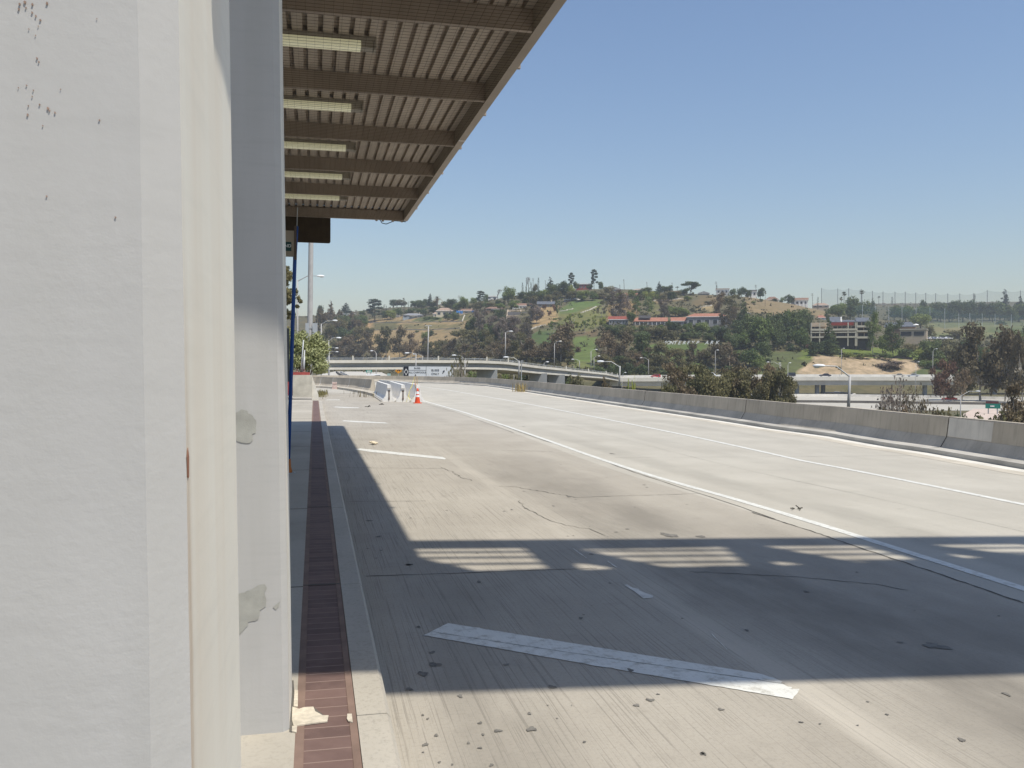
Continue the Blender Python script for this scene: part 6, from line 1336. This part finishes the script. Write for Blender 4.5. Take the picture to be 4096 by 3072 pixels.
def vehicle(kind, x, y, d, colr, label, cat, sgn=1, yaw=0.0, zroad=None):
    c = at(x, y, d); 
    if zroad is not None: c[2] = zroad
    ex, ey = face_frame(x, d, yaw); ex = ex*sgn; hb = HB(c, ex, ey); r = empty(cat.replace(' ', '_'), c); tag(r, label, cat, 'vehicles on the freeway')
    pm = worn('car_paint_' + '_'.join(str(int(v*100)) for v in colr), colr, .3, .05, 2); pr = CARP[kind]
    lay = [(-.86, .97), (-.78, 1.0), (.78, 1.0), (.86, .97)]; m = MB(); n = len(pr); vs = []
    for yy, s in lay: vs += [hb.p(a, yy*(1 - .16*max(0, b-.95)/.6), .0 + b*(1 if abs(yy) < .8 else .985)) for a, b in pr]
    m.add(vs, [tuple(range(n))[::-1], tuple(range(3*n, 4*n))] + [(j*n+i, j*n+(i+1) % n, (j+1)*n+(i+1) % n, (j+1)*n+i) for j in range(3) for i in range(n)]); m.build('body', pm, r)
    for s in (-1, 1): g = MB(); yy = .865*s; g.prism([hb.p(a, yy*(1-.16*max(0, b-.95)/.6)-.0, b) for a, b in GLP[kind]], ey*.02*s); g.build('side_window', GLASS, r)
    L0, L1_ = pr[0][0], pr[-1][0]
    for wx in (L0*.62, L1_*.62):
        for s in (-1, 1):
            w = MB(); q = hb.p(wx, .72*s, .32); w.tube([q - ey*.11*s, q + ey*.16*s], .33, 12); wo = w.build('wheel', TYRE, r); hbm = MB(); hbm.tube([q + ey*.155*s, q + ey*.172*s], .19, 10); hbm.build('hub', HUB, wo)
    for s in (-.6, .6): m = MB(); hb.box(m, L1_-.08, L1_+.02, s-.16, s+.16, .55, .70); m.build('headlight', TRIM, r)
    return hb, r
zc = lambda px: np.interp(px, [2440, 2560, 2800, 3300, 3800, 4300], [-2.0, -1.9, -1.6, -1.15, -1.0, -1.0]) + .12
vehicle('hatch', 2622, 1520, 346, (.50,.03,.03), 'red hatchback on the freeway bridge left of the foreground trees', 'car', -1, zroad=zc(2622))
vehicle('pickup', 2846, 1512, 346, (.74,.74,.73), 'tall white van half hidden by trees on the freeway bridge', 'van', 1, zroad=zc(2846))
vehicle('van', 3158, 1505, 347, (.03,.035,.05), 'dark van with pale rear on the freeway bridge above the columns', 'van', -1, zroad=zc(3158))
vehicle('sedan', 3300, 1503, 347, (.04,.045,.07), 'dark blue sedan on the freeway bridge in front of dirt bank', 'car', -1, zroad=zc(3300))
vehicle('sedan', 3594, 1500, 346, (.68,.63,.55), 'cream sedan close behind the silver car on the freeway bridge', 'car', -1, zroad=zc(3594))
vehicle('sedan', 3652, 1498, 349, (.58,.60,.62), 'silver sedan right of the cream one on the freeway bridge', 'car', -1, zroad=zc(3652))
vehicle('sedan', 3797, 1612, 284, (.36,.06,.05), 'dull red sedan on the lower freeway lanes beside the bare shrub', 'car', -1, zroad=-7.92)
vehicle('sedan', 2360, 1534, 300, (.20,.03,.05), 'dark red car under the curving ramp behind the barrier', 'car', -1, zroad=-7.9)
hb, r = vehicle('van', 1500, 1520, 140, (.74,.73,.71), 'white vehicle with red tail lights on the lanes below the barrier', 'van', 1, yaw=1.2, zroad=-1.05)
m = MB(); hb.box(m, -2.42, -2.30, -.75, -.45, .9, 1.4); m.build('tail_light', WALLM['red'], r)
d = 346.0; c = at(4085, 1500, d); c[2] = -.9; ex, ey = face_frame(4085, d); hb = HB(c, ex, ey); r = empty('lorry', c); tag(r, 'lorry with red cab and long cream trailer at the right edge', 'lorry')
k = d/F; m = MB(); hb.box(m, -31*k, 70*k, 0, 2.5, 1.0, 4.0); m.build('trailer', WALLM['cream'], r); m = MB(); m.prism([hb.p(a*k, 0.1, z) for a, z in ((-54,.6),(-54,2.2),(-48,3.2),(-33,3.4),(-33,.6))], ey*2.4); m.build('cab', WALLM['red'], r)
m = MB(); m.prism([hb.p(a*k, .07, z) for a, z in ((-52,2.1),(-47,3.0),(-41,3.0),(-41,2.1))], ey*.02); m.build('side_window', GLASS, r)
for a in (-49, -36, 20, 30, 60): w = MB(); q = hb.p(a*k, .3, .5); w.tube([q - ey*.2, q + ey*.2], .5, 12); w.build('wheel', TYRE, r)

# ------------------------------------------------------------------ street lamps, masts, utility poles
def lamp(xp, yt, xl, yl, size, zb=-8.0, d=None, yb=None, xb=None, phrase='grey street lamp'):
    """pole top column/row, lamp head column/row, head length in photo pixels"""
    d = d or .80*F/size; top = at(xp, yt, d); 
    base = np.array([top[0], top[1], zb]); 
    if yb is not None: base = at(xb if xb else xp, yb, d)
    r = empty('street_lamp', base); r['category'] = 'street lamp'; r['group'] = 'cobra-head street lamps along the roads'
    hd = at(xl, yl, d); sg = 1 if xl > xp else -1; ex, ey = face_frame(xp, d); hl_ = .80; inner = hd - ex*sg*hl_*.45
    m = MB(); m.tube([base, (base+top)/2, top], [.11, .09, .07], 8); m.build('pole', M['pole_grey'], r, True)
    a = MB(); mid = top*.45 + inner*.55 + np.array([0, 0, abs(inner[0]-top[0])*.04 + .28*max(0, inner[2]-top[2])]); a.tube([top - np.array([0, 0, .12]), mid, inner], [.05, .04, .035], 6, cap=False); a.build('arm', M['steel'], r, True)
    R_ = np.stack([ex*sg, ey, np.array([0, 0, 1.0])], 1); h = MB(); h.ellipsoid(hd, (hl_*.5, .17, .11), 12, 8, R_); ho = h.build('lamp_head', M['lamp_white'], r, True)
    g = MB(); g.ellipsoid(hd + ex*sg*.12 - np.array([0, 0, .07]), (.2, .13, .09), 10, 6, R_); g.build('lens', M['glass_lamp'], ho, True)
    later(r, phrase, xl, yl); return r
# left side by the platform end
lamp(1190, 1120, 1282, 1104, 33, zb=0); lamp(1285, 1295, 1340, 1282, 22, zb=-2); lamp(1315, 1361, 1355, 1351, 22, zb=-2)
lamp(1317, 1387, 1347, 1392, 14, zb=-4, phrase='small street lamp'); lamp(1318, 1406, 1348, 1407, 12, zb=-4, phrase='small street lamp'); lamp(1505, 1412, 1487, 1403, 13, zb=-4, phrase='small street lamp')
lamp(1664, 1414, 1628, 1412, 20, zb=-4); lamp(1690, 1424, 1658, 1416, 15, zb=-4); lamp(1860, 1434, 1816, 1421, 19, zb=-4)
lamp(2022, 1330, 2044, 1325, 17, yb=1440, xb=2021); lamp(2077, 1443, 2024, 1429, 24, zb=-6, yb=1512, xb=2075); lamp(2056, 1452, 2050, 1448, 12, zb=-7, phrase='small street lamp'); lamp(2218, 1374, 2241, 1365, 13, yb=1468, xb=2217); lamp(2176, 1455, 2190, 1447, 12, yb=1463, phrase='small street lamp')
lamp(2364, 1405, 2385, 1398, 12, yb=1482); lamp(2376, 1430, 2396, 1424, 11, yb=1482); lamp(2318, 1443, 2291, 1437, 12, yb=1478); lamp(2480, 1464, 2402, 1446, 31, zb=-6, yb=1545, xb=2477); lamp(2488, 1510, 2501, 1490, 10, zb=-8, phrase='small street lamp')
lamp(2594, 1438, 2564, 1431, 10, yb=1497); lamp(2633, 1512, 2600, 1504, 10, yb=1530, phrase='small street lamp'); lamp(2325, 1494, 2350, 1489, 10, zb=-8, phrase='small street lamp'); lamp(2861, 1404, 2871, 1400, 10, yb=1494)
lamp(3120, 1458, 3072, 1448, 11, zb=-8); lamp(3124, 1458, 3119, 1452, 8, zb=-8, d=300, phrase='small street lamp'); lamp(3152, 1460, 3160, 1451, 8, zb=-8, d=300, phrase='small street lamp'); lamp(3400, 1500, 3276, 1463, 50, zb=-8, yb=1645, xb=3393)
lamp(3366, 1398, 3375, 1393, 8, d=352, yb=1500, phrase='small street lamp'); lamp(3732, 1406, 3746, 1395, 9, d=330, zb=-8, phrase='small street lamp'); lamp(3664, 1455, 3674, 1447, 9, d=320, zb=-8, phrase='small street lamp'); lamp(3843, 1582, 3912, 1565, 20, d=150, zb=-9)
# high mast behind the overpass
dm_ = 176.0; r = empty('light_mast', at(1711, 1436, dm_)); tag(r, 'tall slim light mast with cross arm standing on the overpass', 'light mast')
m = MB(); m.tube([at(1711, 1440, dm_), at(1714, 1305, dm_)], [.16, .09], 8); m.build('pole', M['pole_grey'], r, True); m = MB(); m.tube([at(1700, 1303, dm_), at(1728, 1303, dm_)], .06, 6); m.build('cross_arm', M['steel'], r)
dm_ = 112.0; r = empty('signal_pole', at(2085, 1512, dm_)*np.array([1,1,0])+np.array([0,0,-6])); tag(r, 'pale post with square frame on top beside the near street lamp', 'pole')
m = MB(); m.tube([np.array([*at(2085, 1512, dm_)[:2], -6]), at(2086, 1441, dm_), at(2091, 1440, dm_), at(2091, 1450, dm_)], .06, 6); m.build('post', M['steel'], r)
for i, (x, yt, yb, arm) in enumerate(((2495,1117,1162,0),(2479,1139,1172,0),(2587,1128,1160,0),(2688,1130,1160,0),(2132,1113,1172,1),(2181,1121,1166,0),(2864,1126,1172,1),(3023,1139,1190,1),(3249,1173,1216,1),(1423,1242,1268,1),(1538,1217,1254,1),(1836,1182,1232,1),(1803,1218,1262,0),(2188,1180,1214,0))):
    d = hit(x, yb); g = onterr(x, d); r = empty('utility_pole', g); r['category'] = 'utility pole'; r['group'] = 'wooden utility poles on the hill'; tp_ = at(x, yt, d)
    m = MB(); m.tube([g, tp_], [.2, .14], 6); m.build('pole', M['wood_pole'], r); ex, ey = face_frame(x, d); k = d/F*(5 if arm else 2.5)
    for z in ((-.6, -1.8) if arm else (-.6,)): m = MB(); m.tube([tp_ - ex*k + np.array([0,0,z]), tp_ + ex*k + np.array([0,0,z])], .1, 4); m.build('cross_arm', M['wood_pole'], r)
    later(r, 'wooden utility pole', x, (yt+yb)/2)

# ------------------------------------------------------------------ driving range: tall netting and posts
def net_mat(name, c, a):
    m = bpy.data.materials.new(name); m.use_nodes = True; nt = m.node_tree; p = nt.nodes['Principled BSDF']; p.inputs['Base Color'].default_value = (*c, 1); p.inputs['Roughness'].default_value = .9; p.inputs['Alpha'].default_value = a; return m
NETM = net_mat('golf_net', (.05,.075,.08), .17); NET2 = net_mat('golf_net_teal', (.05,.12,.115), .20)
def netting(name, label, posts, d0, d1, mat, rad, pm, yb_net, sag):
    P = [(x, yt, yb, d0 + (d1-d0)*i/(len(posts)-1)) for i, (x, yt, yb) in enumerate(posts)]
    r = empty(name, at(P[0][0], P[0][2], P[0][3])); tag(r, label, 'netting')
    for x, yt, yb, d in P: m = MB(); m.tube([at(x, yb, d), at(x, yt, d)], rad, 6); m.build('post', pm, r)
    m = MB()
    for (x0, a0, b0, e0), (x1, a1, b1, e1) in zip(P[:-1], P[1:]):
        n = 6; vs = []
        for i in range(n+1):
            t = i/n; dd = e0*(1-t)+e1*t; s = sag*4*t*(1-t); vs += [at(x0*(1-t)+x1*t, a0*(1-t)+a1*t+s+1.0, dd), at(x0*(1-t)+x1*t, b0*(1-t)+b1*t+yb_net, dd)]
        m.add(vs, [(2*i, 2*i+2, 2*i+3, 2*i+1) for i in range(n)])
    m.build('net', mat, r, fix=False)
netting('range_net', 'tall grey netting on dark posts along the skyline of the driving range', [(3286,1152,1228),(3351,1154,1240),(3395,1153,1245),(3445,1156,1242),(3490,1164,1236),(3532,1166,1232),(3580,1167,1228),(3621,1167,1228),(3663,1170,1228),(3703,1171,1228),(3743,1173,1228),(3791,1174,1228),(3839,1174,1228),(3894,1173,1226),(3949,1160,1225),(4025,1162,1226),(4082,1162,1226),(4150,1162,1226)], 1180, 1180, NETM, .32, worn('dark_net_post', (.07,.07,.075), .8, .1, 2), 0, 5)
netting('range_net', 'lower teal netting on pale posts along the near edge of the driving range', [(3401,1217,1286),(3450,1220,1284),(3501,1222,1284),(3555,1224,1286),(3608,1226,1288),(3664,1228,1290),(3720,1230,1292),(3779,1233,1326),(3835,1253,1310),(3879,1252,1306),(3929,1254,1308),(3980,1255,1306),(4045,1257,1312),(4110,1258,1312)], 690, 720, NET2, .14, worn('pale_net_post', (.50,.52,.53), .7, .1, 2), -6, 3)
# parked cars at the range edge
for i, x in enumerate((3712, 3726, 3741, 3756, 3768, 3792)):
    vehicle('sedan', x, 1358, 470, ((.7,.7,.7),(.72,.72,.7),(.3,.33,.4),(.7,.7,.68),(.5,.5,.52),(.68,.68,.7))[i], f'{("first","second","third","fourth","fifth","sixth")[i]} from left of the pale parked cars below the driving range field', 'parked car', 1, yaw=.7)
# drainage channels and paths on the slopes
def channel(pts, w=1.2):
    P = []
    for i in range(len(pts)-1):
        for t in np.linspace(0, 1, 8)[:-1 if i < len(pts)-2 else None]:
            x = pts[i][0]*(1-t)+pts[i+1][0]*t; y = pts[i][1]*(1-t)+pts[i+1][1]*t; g = onterr(x, hit(x, y)); P.append(g + np.array([0, 0, .25]))
    m = MB(); m.sweep(P, [(-w/2, -.6), (-w/2, .25), (w/2, .25), (w/2, -.6)]); return m
for pts in ([(1478,1292),(1560,1291),(1660,1291),(1740,1289),(1850,1287)], [(1445,1321),(1560,1321),(1720,1321),(1842,1314)], [(1849,1285),(1858,1262)], [(2080,1342),(2110,1325),(2150,1309),(2182,1302)], [(2236,1247),(2265,1243),(2290,1238)], [(2320,1254),(2350,1245),(2384,1229)], [(2612,1206),(2665,1203),(2730,1196)], [(2795,1231),(2845,1224)], [(2625,1244),(2662,1243)], [(2985,1252),(3000,1258)]):
    structure('path', channel(pts, .8), worn('path_concrete', (.48,.44,.37), .9, .1, .3, co='pos'))
P = [onterr(x, hit(x, y)) + np.array([0, 0, .1]) for x, y in ((3240,1412),(3262,1417),(3330,1420),(3420,1425),(3500,1429),(3580,1435),(3650,1441))]
m = MB(); m.sweep(resample(P, 30), [(-.12, 0), (-.12, 1.1), (.12, 1.1), (.12, 0)]); tag(m.build('bank_fence', worn('black_fence', (.015,.015,.016), .8, .1, 2)), 'low black fence along the top of the bare dirt bank', 'fence')
finish_labels()

# ------------------------------------------------------------------ haze over the whole scene
hz = MB(); hz.box(-900, 1900, -200, 1600, -13, 105)
hm = bpy.data.materials.new('haze'); hm.use_nodes = True; nt = hm.node_tree; nt.nodes.remove(nt.nodes['Principled BSDF'])
pv = nt.nodes.new('ShaderNodeVolumePrincipled'); pv.inputs['Color'].default_value = (.86, .90, .95, 1); pv.inputs['Density'].default_value = HAZE; pv.inputs['Anisotropy'].default_value = .2
nt.links.new(pv.outputs[0], nt.nodes['Material Output'].inputs['Volume'])
tag(hz.build('haze', hm), 'thin pale haze in the air over the valley', 'haze', kind='stuff')
